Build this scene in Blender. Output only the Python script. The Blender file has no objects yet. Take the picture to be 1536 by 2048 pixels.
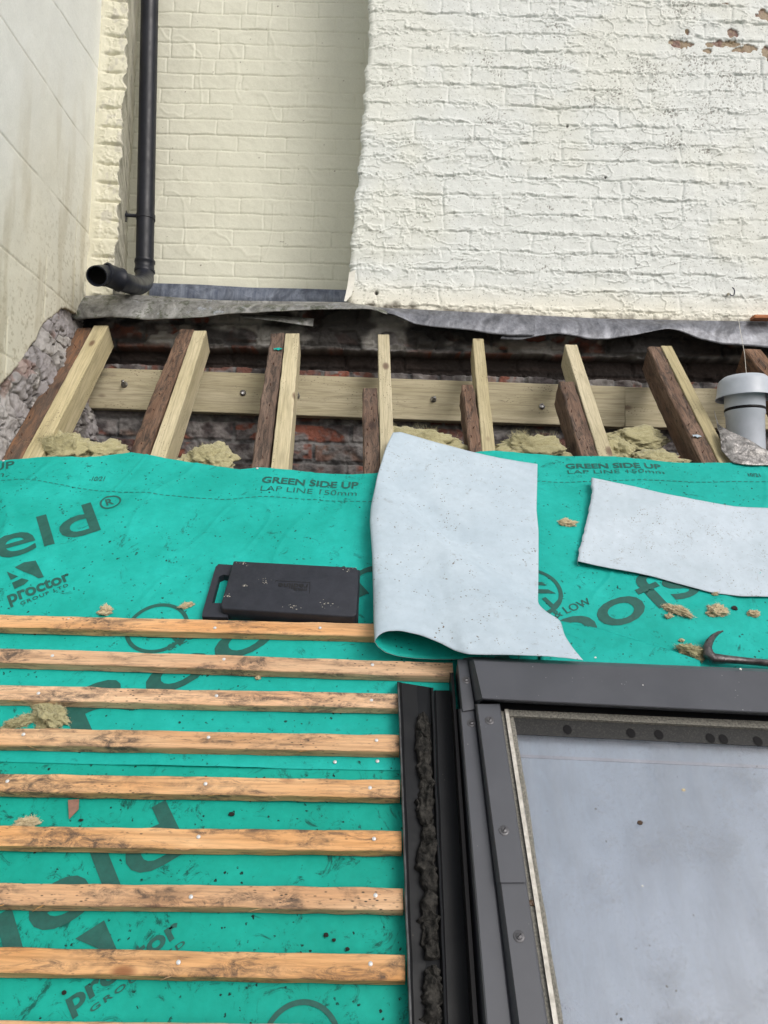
import bpy, bmesh, math, random
import numpy as np
from mathutils import Vector, Matrix, noise as mnoise
random.seed(7)
sc = bpy.context.scene
R = math.radians
# ------------------------------------------------------------------ camera
PITCH, ROLL, F = R(5.2), 0.014, 1500.0
ALPHA = R(46.8)                       # roof pitch
cam_d = bpy.data.cameras.new('camera'); cam = bpy.data.objects.new('camera', cam_d)
sc.collection.objects.link(cam); sc.camera = cam
cam_d.sensor_width = 36; cam_d.lens = F/2048*36; cam_d.clip_start = .02; cam_d.clip_end = 500
cam.matrix_world = Matrix.Rotation(R(90)+PITCH, 4, 'X') @ Matrix.Rotation(ROLL, 4, 'Z')
CM = cam.matrix_world.to_3x3()
# ------------------------------------------------------------------ light
SUN_EL, SUN_ROT = R(45), R(135)
w = bpy.data.worlds.new('World'); sc.world = w; w.use_nodes = True
wn = w.node_tree; wn.nodes.clear()
sky = wn.nodes.new('ShaderNodeTexSky'); sky.sky_type = 'NISHITA'; sky.sun_disc = False
sky.sun_elevation = SUN_EL; sky.sun_rotation = SUN_ROT; sky.dust_density = 6; sky.air_density = 1.0; sky.ozone_density = 1.0
hs = wn.nodes.new('ShaderNodeHueSaturation'); hs.inputs['Saturation'].default_value = .42
bg = wn.nodes.new('ShaderNodeBackground'); bg.inputs['Strength'].default_value = .15
wo = wn.nodes.new('ShaderNodeOutputWorld')
wn.links.new(sky.outputs[0], hs.inputs['Color']); wn.links.new(hs.outputs[0], bg.inputs[0]); wn.links.new(bg.outputs[0], wo.inputs[0])
sd = bpy.data.lights.new('sun', 'SUN'); sd.energy = .74; sd.angle = R(24); sd.color = (1, .985, .95)
sun = bpy.data.objects.new('sun', sd); sc.collection.objects.link(sun)
sdir = Vector((.66, -.92, .80)).normalized()          # towards the sun: high, behind the camera, from the right
sun.rotation_euler = sdir.to_track_quat('Z', 'Y').to_euler(); sun.location = (-2, -6, 12)
sky.sun_elevation = math.asin(sdir.z); sky.sun_rotation = math.atan2(sdir.x, sdir.y)
sc.view_settings.view_transform = 'Standard'; sc.view_settings.look = 'None'
sc.view_settings.exposure = -0.12; sc.view_settings.gamma = 1; sc.view_settings.use_curve_mapping = False
sc.cycles.max_bounces = 6; sc.cycles.diffuse_bounces = 4
# ------------------------------------------------------------------ projection helpers (photo pixels -> real planes)
def ray(px, py):
    return CM @ Vector(((px-768)/F, (1024-py)/F, -1))
NR = Vector((0, -math.sin(ALPHA), math.cos(ALPHA))); TR = Vector((0, math.cos(ALPHA), math.sin(ALPHA))); XR = Vector((1, 0, 0))
DR = 1.356; P0 = -DR*NR
def RP(u, t, h=0.0): return P0 + u*XR + t*TR + h*NR
def on_roof(px, py, h=0.0):
    d = ray(px, py); return d*((h-DR)/NR.dot(d))
def uv_roof(px, py, h=0.0):
    p = on_roof(px, py, h); return p.x, (p-P0).dot(TR)
def on_y(px, py, Y):
    d = ray(px, py); return d*(Y/d.y)
def on_x(px, py, X):
    d = ray(px, py); return d*(X/d.x)
WY, CY = 2.80, 3.30                                  # white wall plane, recessed cream wall plane
LX = on_y(186, 320, WY).x                            # left party wall plane
# ------------------------------------------------------------------ numpy noise
def _h(ix, iy, s):
    h = (ix.astype(np.int64)*374761393 + iy.astype(np.int64)*668265263 + s*1274126177) & 0xffffffff
    h = ((h ^ (h >> 13))*1274126177) & 0xffffffff
    h = ((h ^ (h >> 16))*2246822519) & 0xffffffff
    return ((h ^ (h >> 15)) & 0xffffff)/16777216.0
def vn(x, y, s=0):
    ix = np.floor(x); iy = np.floor(y); fx = x-ix; fy = y-iy
    fx = fx*fx*fx*(fx*(fx*6-15)+10); fy = fy*fy*fy*(fy*(fy*6-15)+10)
    a = _h(ix, iy, s); b = _h(ix+1, iy, s); c = _h(ix, iy+1, s); d = _h(ix+1, iy+1, s)
    return (a*(1-fx)+b*fx)*(1-fy)+(c*(1-fx)+d*fx)*fy
def fbm(x, y, s=0, o=4):
    r = 0; a = .5; n = 0
    for k in range(o):
        r = r+a*vn(x*2**k, y*2**k, s+k*17); n += a; a *= .5
    return r/n
def sstep(a, b, x):
    t = np.clip((x-a)/(b-a), 0, 1); return t*t*(3-2*t)
def lerp(a, b, t): return a+(b-a)*t
# ------------------------------------------------------------------ object helpers
COL = sc.collection
def tag(o, label=None, cat=None, group=None, kind=None):
    if label: o['label'] = label
    if cat: o['category'] = cat
    if group: o['group'] = group
    if kind: o['kind'] = kind
    return o
def thing(name, loc, label, cat, group=None):
    o = bpy.data.objects.new(name, None); COL.objects.link(o); o.location = loc; o.empty_display_size = .05
    return tag(o, label, cat, group)
def wloc(o):
    v = Vector((0, 0, 0))
    while o is not None: v = v+Vector(o.location); o = o.parent
    return v
def link(name, me, mat, parent=None, origin=None):
    o = bpy.data.objects.new(name, me); COL.objects.link(o)
    if mat is not None:
        for m in (mat if isinstance(mat, (list, tuple)) else [mat]): me.materials.append(m)
    if parent is not None:
        o.parent = parent
        org = wloc(parent)
    else:
        org = Vector(origin) if origin is not None else (sum((v.co for v in list(me.vertices)[::max(1, len(me.vertices)//50)]), Vector())/max(1, len(list(me.vertices)[::max(1, len(me.vertices)//50)])))
        o.location = org
    me.transform(Matrix.Translation(-org))
    return o
def mesh_from(name, verts, faces, smooth=False, mids=None):
    me = bpy.data.meshes.new(name); me.from_pydata([tuple(v) for v in verts], [], faces); me.update()
    if mids is not None: me.polygons.foreach_set('material_index', mids)
    if smooth: me.polygons.foreach_set('use_smooth', [True]*len(me.polygons))
    return me
def grid_mesh(name, P, cols=None, smooth=True, flip=False, mask=None):
    """P: (n,m,3) numpy array -> mesh with point colour attribute 'col'"""
    n, m = P.shape[:2]
    idx = np.arange(n*m).reshape(n, m)
    q = np.stack([idx[:-1, :-1], idx[:-1, 1:], idx[1:, 1:], idx[1:, :-1]], -1)
    if mask is not None: q = q[mask[:-1, :-1] & mask[1:, :-1] & mask[:-1, 1:] & mask[1:, 1:]]
    q = q.reshape(-1, 4)
    if flip: q = q[:, ::-1]
    me = bpy.data.meshes.new(name)
    me.vertices.add(n*m); me.vertices.foreach_set('co', P.reshape(-1).astype(np.float32))
    me.loops.add(len(q)*4); me.loops.foreach_set('vertex_index', q.reshape(-1).astype(np.int32))
    me.polygons.add(len(q)); me.polygons.foreach_set('loop_start', np.arange(0, len(q)*4, 4, dtype=np.int32))
    me.update(calc_edges=True)
    me.polygons.foreach_set('use_smooth', np.full(len(q), smooth))
    if cols is not None:
        a = me.attributes.new('col', 'FLOAT_COLOR', 'POINT')
        c = np.ones((n*m, 4), np.float32); c[:, :3] = cols.reshape(-1, 3); a.data.foreach_set('color', c.reshape(-1))
    return me
class MB:
    def __init__(s): s.v = []; s.f = []
    def add(s, vs, fs):
        b = len(s.v); s.v += [Vector(v) for v in vs]; s.f += [tuple(i+b for i in f) for f in fs]
    def box(s, c, ax, ay, az):      # centre, three half-axis vectors
        c, ax, ay, az = map(Vector, (c, ax, ay, az))
        vs = [c+sx*ax+sy*ay+sz*az for sx in (-1, 1) for sy in (-1, 1) for sz in (-1, 1)]
        s.add(vs, [(0, 1, 3, 2), (4, 6, 7, 5), (0, 4, 5, 1), (2, 3, 7, 6), (0, 2, 6, 4), (1, 5, 7, 3)])
    def tube(s, pts, rad, n=12, cap=True, squash=None):
        pts = [Vector(p) for p in pts]; rs = rad if isinstance(rad, (list, tuple)) else [rad]*len(pts)
        b = len(s.v); prev = None
        for i, p in enumerate(pts):
            t = (pts[min(i+1, len(pts)-1)]-pts[max(i-1, 0)]).normalized()
            if prev is None:
                a = Vector((0, 0, 1)) if abs(t.z) < .9 else Vector((1, 0, 0)); x = t.cross(a).normalized()
            else: x = (prev-t*prev.dot(t)).normalized()
            prev = x; y = t.cross(x)
            for k in range(n):
                an = 2*math.pi*k/n; s.v.append(p+(x*math.cos(an)+y*math.sin(an))*rs[i])
        for i in range(len(pts)-1):
            for k in range(n): s.f.append((b+i*n+k, b+i*n+(k+1) % n, b+(i+1)*n+(k+1) % n, b+(i+1)*n+k))
        if cap:
            s.f.append(tuple(b+k for k in range(n))[::-1]); s.f.append(tuple(b+(len(pts)-1)*n+k for k in range(n)))
    def lathe(s, c, axis, prof, n=32):   # prof: list of (radius, height)
        c = Vector(c); z = Vector(axis).normalized(); x = z.orthogonal().normalized(); y = z.cross(x); b = len(s.v)
        for r, h in prof:
            for k in range(n):
                an = 2*math.pi*k/n; s.v.append(c+z*h+(x*math.cos(an)+y*math.sin(an))*r)
        for i in range(len(prof)-1):
            for k in range(n): s.f.append((b+i*n+k, b+i*n+(k+1) % n, b+(i+1)*n+(k+1) % n, b+(i+1)*n+k))
    def build(s, name, mat, parent=None, smooth=False, bevel=0, origin=None):
        me = mesh_from(name, s.v, s.f)
        bm = bmesh.new(); bm.from_mesh(me); bmesh.ops.recalc_face_normals(bm, faces=bm.faces)
        if bevel: bmesh.ops.bevel(bm, geom=bm.edges[:], offset=bevel, segments=2, affect='EDGES', profile=.6)
        bm.to_mesh(me); bm.free()
        if smooth: me.polygons.foreach_set('use_smooth', [True]*len(me.polygons))
        o = link(name, me, mat, parent, origin)
        if smooth:
            try: me.set_sharp_from_angle(angle=R(40))
            except Exception: pass
        return o
# ------------------------------------------------------------------ materials
class NT:
    def __init__(s, name):
        s.m = bpy.data.materials.new(name); s.m.use_nodes = True; s.t = s.m.node_tree; s.t.nodes.clear()
        s.out = s.n('ShaderNodeOutputMaterial'); s.b = s.n('ShaderNodeBsdfPrincipled'); s.l(s.b.outputs[0], s.out.inputs[0])
        s.tc = s.n('ShaderNodeTexCoord')
    def n(s, typ, **kw):
        x = s.t.nodes.new(typ)
        for k, v in kw.items(): setattr(x, k, v)
        return x
    def l(s, a, b): s.t.links.new(a, b)
    def set(s, sock, v):
        if hasattr(v, 'is_output') or isinstance(v, bpy.types.NodeSocket): s.l(v, sock)
        elif isinstance(v, (tuple, list)) and len(v) == 3 and sock.type == 'RGBA': sock.default_value = (*v, 1)
        else: sock.default_value = v
    def P(s, **kw):
        for k, v in kw.items(): s.set(s.b.inputs[k.replace('_', ' ')], v)
    def vec(s, scale=(1, 1, 1), coord='Object', loc=(0, 0, 0), rot=(0, 0, 0)):
        m = s.n('ShaderNodeMapping'); s.l(s.tc.outputs[coord], m.inputs[0]); m.inputs['Scale'].default_value = scale
        m.inputs['Location'].default_value = loc; m.inputs['Rotation'].default_value = rot; return m.outputs[0]
    def noise(s, scale, detail=4, rough=.6, vec=None, dist=0, col=False):
        x = s.n('ShaderNodeTexNoise'); s.l(vec if vec is not None else s.tc.outputs['Object'], x.inputs['Vector'])
        x.inputs['Scale'].default_value = scale; x.inputs['Detail'].default_value = detail; x.inputs['Roughness'].default_value = rough
        x.inputs['Distortion'].default_value = dist; return x.outputs['Color' if col else 'Fac']
    def voro(s, scale, vec=None, feat='F1', out='Distance'):
        x = s.n('ShaderNodeTexVoronoi', feature=feat); s.l(vec if vec is not None else s.tc.outputs['Object'], x.inputs['Vector'])
        x.inputs['Scale'].default_value = scale; return x.outputs[out]
    def ramp(s, fac, stops, interp='LINEAR'):
        r = s.n('ShaderNodeValToRGB'); e = r.color_ramp; e.interpolation = interp
        while len(e.elements) < len(stops): e.elements.new(.5)
        for el, (p, c) in zip(e.elements, stops):
            el.position = p; el.color = (*c, 1) if isinstance(c, tuple) else (c, c, c, 1)
        s.l(fac, r.inputs[0]); return r.outputs[0]
    def mix(s, fac, a, b, mode='MIX'):
        x = s.n('ShaderNodeMix', data_type='RGBA', blend_type=mode); s.set(x.inputs[0], fac); s.set(x.inputs[6], a); s.set(x.inputs[7], b); return x.outputs[2]
    def math(s, op, a, b=0.0, clamp=False):
        x = s.n('ShaderNodeMath', operation=op); x.use_clamp = clamp; s.set(x.inputs[0], a); s.set(x.inputs[1], b); return x.outputs[0]
    def bump(s, h, strength=.5, dist=.002, normal=None):
        x = s.n('ShaderNodeBump'); x.inputs['Strength'].default_value = strength; x.inputs['Distance'].default_value = dist
        s.l(h, x.inputs['Height'])
        if normal is not None: s.l(normal, x.inputs['Normal'])
        return x.outputs[0]
def attr(n, name='col'):
    a = n.n('ShaderNodeAttribute', attribute_name=name); return a.outputs['Color']
def M_wall(name, bump=.5, rough=.7, var=.05):
    n = NT(name); c = attr(n)
    v = n.ramp(n.noise(6, 5), [(.3, 1-var*1.6), (.7, 1.0)]); c = n.mix(1.0, c, v, 'MULTIPLY')
    g = n.ramp(n.noise(160, 3), [(.35, .93), (.65, 1.0)]); c = n.mix(1.0, c, g, 'MULTIPLY')
    h = n.math('ADD', n.noise(90, 5, .65), n.math('MULTIPLY', n.noise(420, 3), .35))
    n.P(Base_Color=c, Roughness=rough, Normal=n.bump(h, bump, .003)); return n.m
def M_timber(name, a, b, dirt=(.1, .07, .04), dirt_amt=.25, grain=1.0, knots=True, seed=0.0, extra=None, bump=.35, mould=0):
    n = NT(name)
    oi = n.n('ShaderNodeObjectInfo'); sh = n.n('ShaderNodeVectorMath', operation='SCALE'); 
    cx = n.n('ShaderNodeCombineXYZ'); n.l(oi.outputs['Random'], cx.inputs[0]); n.l(oi.outputs['Random'], cx.inputs[1]); n.l(oi.outputs['Random'], cx.inputs[2])
    n.l(cx.outputs[0], sh.inputs[0]); sh.inputs['Scale'].default_value = 37.0
    ad = n.n('ShaderNodeVectorMath', operation='ADD'); n.l(n.tc.outputs['Object'], ad.inputs[0]); n.l(sh.outputs[0], ad.inputs[1]); base = ad.outputs[0]
    def mp(scale):
        m = n.n('ShaderNodeMapping'); n.l(base, m.inputs[0]); m.inputs['Scale'].default_value = scale; return m.outputs[0]
    wv = n.n('ShaderNodeTexNoise'); n.l(mp((.45, 9, 9)), wv.inputs['Vector']); wv.inputs['Scale'].default_value = 1.6; wv.inputs['Detail'].default_value = 2
    rings = n.math('FRACT', n.math('MULTIPLY', wv.outputs['Fac'], 11.0*grain))
    rings = n.math('ABSOLUTE', n.math('SUBTRACT', rings, .5))
    fine = n.noise(1, 4, .6, mp((14, 260, 260)))
    big = n.noise(1, 3, .5, mp((3, 20, 20)))
    c = n.mix(n.ramp(big, [(.3, 0.0), (.7, 1.0)]), a, b)
    dk = tuple(x*.62 for x in a)
    c = n.mix(n.ramp(rings, [(.0, .42), (.22, .0)]), c, dk)
    c = n.mix(1.0, c, n.ramp(fine, [(.25, .72), (.6, 1.04)]), 'MULTIPLY')
    if knots:
        v = n.n('ShaderNodeTexVoronoi', feature='F1'); n.l(mp((5, 11, 11)), v.inputs['Vector']); v.inputs['Scale'].default_value = 1.0
        kf = n.ramp(v.outputs['Distance'], [(.05, 1.0), (.10, .75), (.15, .0)])
        c = n.mix(kf, c, (a[0]*.35, a[1]*.25, a[2]*.25))
    d1 = n.noise(1, 8, .78, mp((11, 60, 60)), dist=.9)
    c = n.mix(n.ramp(d1, [(.60-dirt_amt*.4, .0), (.74-dirt_amt*.4, .85)]), c, dirt)
    if mould:
        mm_ = n.math('MULTIPLY', n.ramp(n.noise(1, 4, .6, mp((5, 14, 14)), dist=.4), [(.50, 0.0), (.60, 1.0)]), n.ramp(n.noise(1, 8, .8, mp((34, 60, 60)), dist=.7), [(.40, 0.0), (.58, 1.0)]))
        c = n.mix(n.math('MULTIPLY', mm_, mould), c, dirt)
    vv = n.n('ShaderNodeHueSaturation'); n.l(c, vv.inputs['Color']); n.l(n.ramp(oi.outputs['Random'], [(0.0, .80), (1.0, 1.08)]), vv.inputs['Value']); sat_ = n.math('FRACT', n.math('MULTIPLY', oi.outputs['Random'], 7.3)); n.l(n.math('ADD', n.math('MULTIPLY', sat_, .35), .82), vv.inputs['Saturation']); c = vv.outputs[0]
    d2 = n.voro(1, mp((70, 160, 160)))
    dm = n.math('MULTIPLY', n.ramp(d2, [(.12, 1.0), (.26, 0.0)]), n.ramp(n.noise(1, 2, .5, mp((5, 12, 12))), [(.5, 0.0), (.62, 1.0)]))
    c = n.mix(dm, c, tuple(x*.6 for x in dirt))
    h = n.math('ADD', n.math('MULTIPLY', fine, .7), n.math('MULTIPLY', d1, .9))
    n.P(Base_Color=c, Roughness=.78, Normal=n.bump(h, bump, .003)); return n.m
new_wood = M_timber('treated_timber', (.43, .37, .215), (.55, .48, .31), (.16, .13, .08), .02, 1.0)
old_wood = M_timber('old_timber', (.125, .065, .038), (.26, .165, .115), (.022, .017, .014), .34, 1.6, bump=.9)
orange_wood = M_timber('old_orange_timber', (.12, .08, .06), (.27, .135, .07), (.06, .045, .035), .42, 1.6, bump=.6)
bat_wood = M_timber('batten_timber', (.62, .315, .125), (.74, .465, .25), (.065, .048, .04), .18, .7, bump=.8, mould=.9)
def M_membrane(name, base, light, dirtcol, amt=.0, weave=True, sm_s=16, sm_k=.75, cell=78):
    n = NT(name)
    c = n.mix(n.ramp(n.noise(5, 6, .65), [(.38, 0.0), (.64, 1.0)]), base, light)
    c = n.mix(n.ramp(n.noise(45, 5, .7), [(.35, .35), (.7, 0.0)]), c, tuple(x*.78 for x in base))
    region = n.ramp(n.noise(6, 4, .65), [(.42-amt, 0.0), (.56-amt, 1.0)])
    s1 = n.ramp(n.voro(cell, n.mix(.012, n.tc.outputs['Object'], n.noise(60, 3, .7, col=True))), [(.17, 1.0), (.24, 0.0)])
    s1 = n.math('MULTIPLY', s1, n.ramp(n.noise(26, 4, .75), [(.52, 0.0), (.58, 1.0)]))
    c = n.mix(n.math('MULTIPLY', s1, region), c, dirtcol)
    sm = n.ramp(n.noise(sm_s, 7, .78, dist=1.2), [(.62-amt*.5, 0.0), (.70-amt*.5, sm_k)])
    c = n.mix(n.math('MULTIPLY', sm, region), c, dirtcol)
    h = n.noise(300, 3, .6)
    if weave:
        wv = n.n('ShaderNodeTexWave'); n.l(n.vec((1, 1, 1), rot=(0, 0, .8)), wv.inputs[0]); wv.inputs['Scale'].default_value = 150
        h = n.math('ADD', n.math('MULTIPLY', wv.outputs['Fac'], .8), h)
    n.P(Base_Color=c, Roughness=.62, Normal=n.bump(h, .25, .001, n.bump(n.noise(28, 4, .55), .5, .004))); n.b.inputs['Specular IOR Level'].default_value = .2
    return n.m
green = M_membrane('green_membrane', (.006, .345, .295), (.014, .44, .395), (.008, .040, .034), .07)
green_low = M_membrane('green_membrane_dirty', (.003, .300, .235), (.006, .37, .30), (.005, .020, .017), .14)
white_m = M_membrane('pale_membrane', (.42, .51, .59), (.49, .58, .66), (.15, .12, .10), .05, False, 34, .5, 110)
white_d = M_membrane('pale_membrane_dirty', (.45, .53, .60), (.53, .61, .69), (.17, .15, .13), .07, False, 48, .6, 150)
def M_simple(name, c, c2=None, scale=20, rough=.5, metal=0, bump=.2, bscale=80, spec=.5, bd=.002, rr=None):
    n = NT(name); c2 = c2 or tuple(x*.8 for x in c)
    col = n.mix(n.ramp(n.noise(scale, 6, .65), [(.35, 0.0), (.65, 1.0)]), c, c2)
    n.P(Base_Color=col, Metallic=metal, Normal=n.bump(n.noise(bscale, 5, .65), bump, bd))
    n.P(Roughness=n.ramp(n.noise(scale*1.7, 4), [(.3, max(.05, rough-.08)), (.7, min(1, rough+.1))]))
    n.b.inputs['Specular IOR Level'].default_value = spec
    return n.m
ink = M_simple('printed_ink', (.006, .075, .062), (.008, .10, .082), 60, .6, 0, .25, 300)
def M_metal_paint(name, c, dust=(.35, .35, .36), spec=.5):
    n = NT(name)
    col = n.mix(n.ramp(n.noise(9, 5, .6), [(.3, 0.0), (.75, 1.0)]), c, tuple(x*1.25 for x in c))
    sp = n.math('MULTIPLY', n.ramp(n.voro(85), [(.07, 1.0), (.12, 0.0)]), n.ramp(n.noise(14, 2), [(.58, 0.0), (.66, 1.0)]))
    col = n.mix(n.math('MULTIPLY', sp, .75), col, dust)
    n.P(Base_Color=col, Roughness=n.ramp(n.noise(12, 5), [(.3, .38), (.7, .55)]), Normal=n.bump(n.noise(200, 3), .06, .001)); n.b.inputs['Specular IOR Level'].default_value = spec; return n.m
win_metal = M_metal_paint('window_cladding', (.060, .064, .076))
dark_metal = M_metal_paint('dark_flashing', (.010, .011, .013), (.09, .08, .07), .22)
foam_m = M_simple('crumbled_foam', (.010, .010, .010), (.06, .057, .052), 60, .95, 0, 1.0, 90, .2, .01)
black_p = M_simple('black_plastic_pipe', (.007, .009, .015), (.014, .016, .025), 14, .42, 0, .10, 60, .35)
tool_black = M_simple('black_tool_plastic', (.019, .022, .031), (.027, .030, .041), 30, .6, 0, .35, 220, .3, .001)
grey_p = M_simple('grey_plastic', (.40, .44, .50), (.47, .51, .58), 12, .4, 0, .04, 60)
steel = M_simple('steel', (.55, .55, .56), (.40, .39, .38), 60, .35, 1, .1)
rusty = M_simple('rusty_nail', (.10, .04, .02), (.05, .02, .015), 80, .8)
screw_m = M_simple('screw_metal', (.07, .07, .078), (.12, .12, .13), 80, .45, .3, .1)
white_nail = M_simple('galvanised_nail', (.72, .73, .75), (.55, .56, .58), 200, .4, .3, .1)
alu = M_simple('aluminium_strip', (.62, .60, .55), (.38, .36, .32), 70, .5, .2, .3, 120)
grit = M_simple('gritty_gasket', (.26, .25, .22), (.10, .10, .09), 260, .95, 0, .9, 260)
black_seal = M_metal_paint('black_seal', (.007, .007, .008), (.15, .14, .12), .15)
terracotta = M_simple('terracotta', (.48, .19, .08), (.36, .14, .07), 30, .85, 0, .5)
hook_m = M_simple('blue_hook', (.03, .035, .06), None, 30, .4)
cord_m = M_simple('pale_cord', (.6, .58, .52), None, 30, .8)
def M_lead(name, c1, c2, moss=0, streak=1):
    n = NT(name)
    st = n.noise(1, 5, .72, n.vec((60, 60, 6)))
    bl = n.noise(13, 6, .7, dist=.7)
    c = n.mix(n.ramp(n.math('ADD', n.math('MULTIPLY', st, .5*streak), n.math('MULTIPLY', bl, 1-.5*streak)), [(.36, 0.0), (.62, 1.0)]), c1, c2)
    c = n.mix(n.ramp(n.noise(11, 6, .62, dist=1.0), [(.48, 0.0), (.66, .65)]), c, tuple(x*.45 for x in c1))
    if moss:
        mf = n.ramp(n.noise(17, 6, .8), [(.52, 0.0), (.60, .9)]); c = n.mix(n.math('MULTIPLY', mf, moss), c, (.045, .055, .025))
        wf = n.ramp(n.noise(12, 6, .8, n.vec((1, 1, 1), loc=(3, 1, 2))), [(.60, 0.0), (.66, .8)]); c = n.mix(wf, c, (.36, .40, .46))
    n.P(Base_Color=c, Roughness=.42, Metallic=.3, Normal=n.bump(n.math('ADD', bl, n.noise(25, 3)), .5, .006)); return n.m
lead_blue = M_lead('lead_blue', (.065, .080, .125), (.22, .25, .31))
lead_grey = M_lead('lead_grey', (.070, .075, .09), (.25, .26, .295), 0, .8)
lead_moss = M_lead('lead_mossy', (.11, .11, .105), (.36, .36, .35), .85, .3)
foil_m = M_simple('crumpled_foil', (.50, .48, .47), (.10, .095, .09), 34, .30, .4, .9, 30, .5, .012)
def M_wool(name, a, b):
    n = NT(name)
    fb = n.noise(1, 6, .8, n.vec((60, 60, 260)), dist=1.5)
    c = n.mix(n.ramp(fb, [(.3, 0.0), (.65, 1.0)]), a, b)
    n.P(Base_Color=c, Roughness=1.0, Normal=n.bump(n.math('ADD', fb, n.noise(150, 5, .8)), .5, .006)); n.b.inputs['Specular IOR Level'].default_value = .1
    n.b.inputs['Sheen Weight'].default_value = .2
    return n.m
wool_y = M_wool('mineral_wool_yellow', (.25, .225, .115), (.50, .465, .28))
wool_t = M_wool('mineral_wool_tan', (.42, .33, .19), (.70, .60, .41))
# glass pane seen over a drawn pale blind
n = NT('window_glass')
gl = n.n('ShaderNodeBsdfGlass'); gl.inputs['IOR'].default_value = 1.5; gl.inputs['Roughness'].default_value = .0
tr = n.n('ShaderNodeBsdfTransparent'); gs = n.n('ShaderNodeBsdfGlossy'); gs.inputs['Roughness'].default_value = .03
fr = n.n('ShaderNodeFresnel'); fr.inputs['IOR'].default_value = 1.5
m1 = n.n('ShaderNodeMixShader'); n.l(fr.outputs[0], m1.inputs[0]); n.l(tr.outputs[0], m1.inputs[1]); n.l(gs.outputs[0], m1.inputs[2])
df = n.n('ShaderNodeBsdfDiffuse'); df.inputs['Color'].default_value = (.27, .29, .33, 1)
sp = n.math('MULTIPLY', n.ramp(n.voro(60), [(.10, 1.0), (.17, 0.0)]), n.ramp(n.noise(17, 4, .7), [(.58, 0.0), (.64, 1.0)]))
streak = n.ramp(n.noise(1, 6, .7, n.vec((22, 5, 5))), [(.42, .05), (.75, .22)])
fac = n.math('MAXIMUM', streak, n.math('MULTIPLY', n.math('ADD', n.ramp(n.noise(160, 4, .8), [(.55, 0.0), (.75, 1.0)]), n.ramp(n.noise(9, 7, .75), [(.48, 0.0), (.70, .9)])), .38))
dcol = n.mix(sp, (.30, .32, .36), (.05, .045, .04)); n.l(dcol, df.inputs['Color']); fac = n.math('MAXIMUM', fac, sp)
m2 = n.n('ShaderNodeMixShader'); n.l(fac, m2.inputs[0]); n.l(m1.outputs[0], m2.inputs[1]); n.l(df.outputs[0], m2.inputs[2])
n.l(m2.outputs[0], n.out.inputs[0]); glass = n.m
blind_m = M_simple('blind_fabric', (.34, .41, .51), (.39, .46, .57), 2.5, .8, 0, .1, 300)
dusty_black = NT('dusty_black')
_d = dusty_black; _c = _d.mix(_d.ramp(_d.noise(300, 5, .8), [(.5, 0.0), (.72, 1.0)]), (.008, .009, .010), (.055, .053, .047)); _d.P(Base_Color=_c, Roughness=.6); dusty_black = _d.m
wall_white = M_wall('white_painted_brick', .30, .55, .03)
wall_cream = M_wall('cream_painted_brick', .22, .6, .04)
wall_render = M_wall('cream_render', .22, .7, .05)
wall_raw = M_wall('raw_brick_and_mortar', 1.0, .9, .12)
wall_rubble = M_wall('rubble_masonry', .6, .9, .12)
plain_cream = M_simple('plain_cream', (.66, .62, .50), None, 4, .8)
ground_m = M_simple('ground_paving', (.22, .21, .19), None, 2, .9)
board_m = M_simple('dark_board', (.06, .05, .045), None, 12, .9)
# ------------------------------------------------------------------ setting: ground far below the scaffold
m = MB(); m.box((0, 0, -5.2), (60, 0, 0), (0, 60, 0), (0, 0, .1)); tag(m.build('ground', ground_m), kind='structure')
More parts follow.
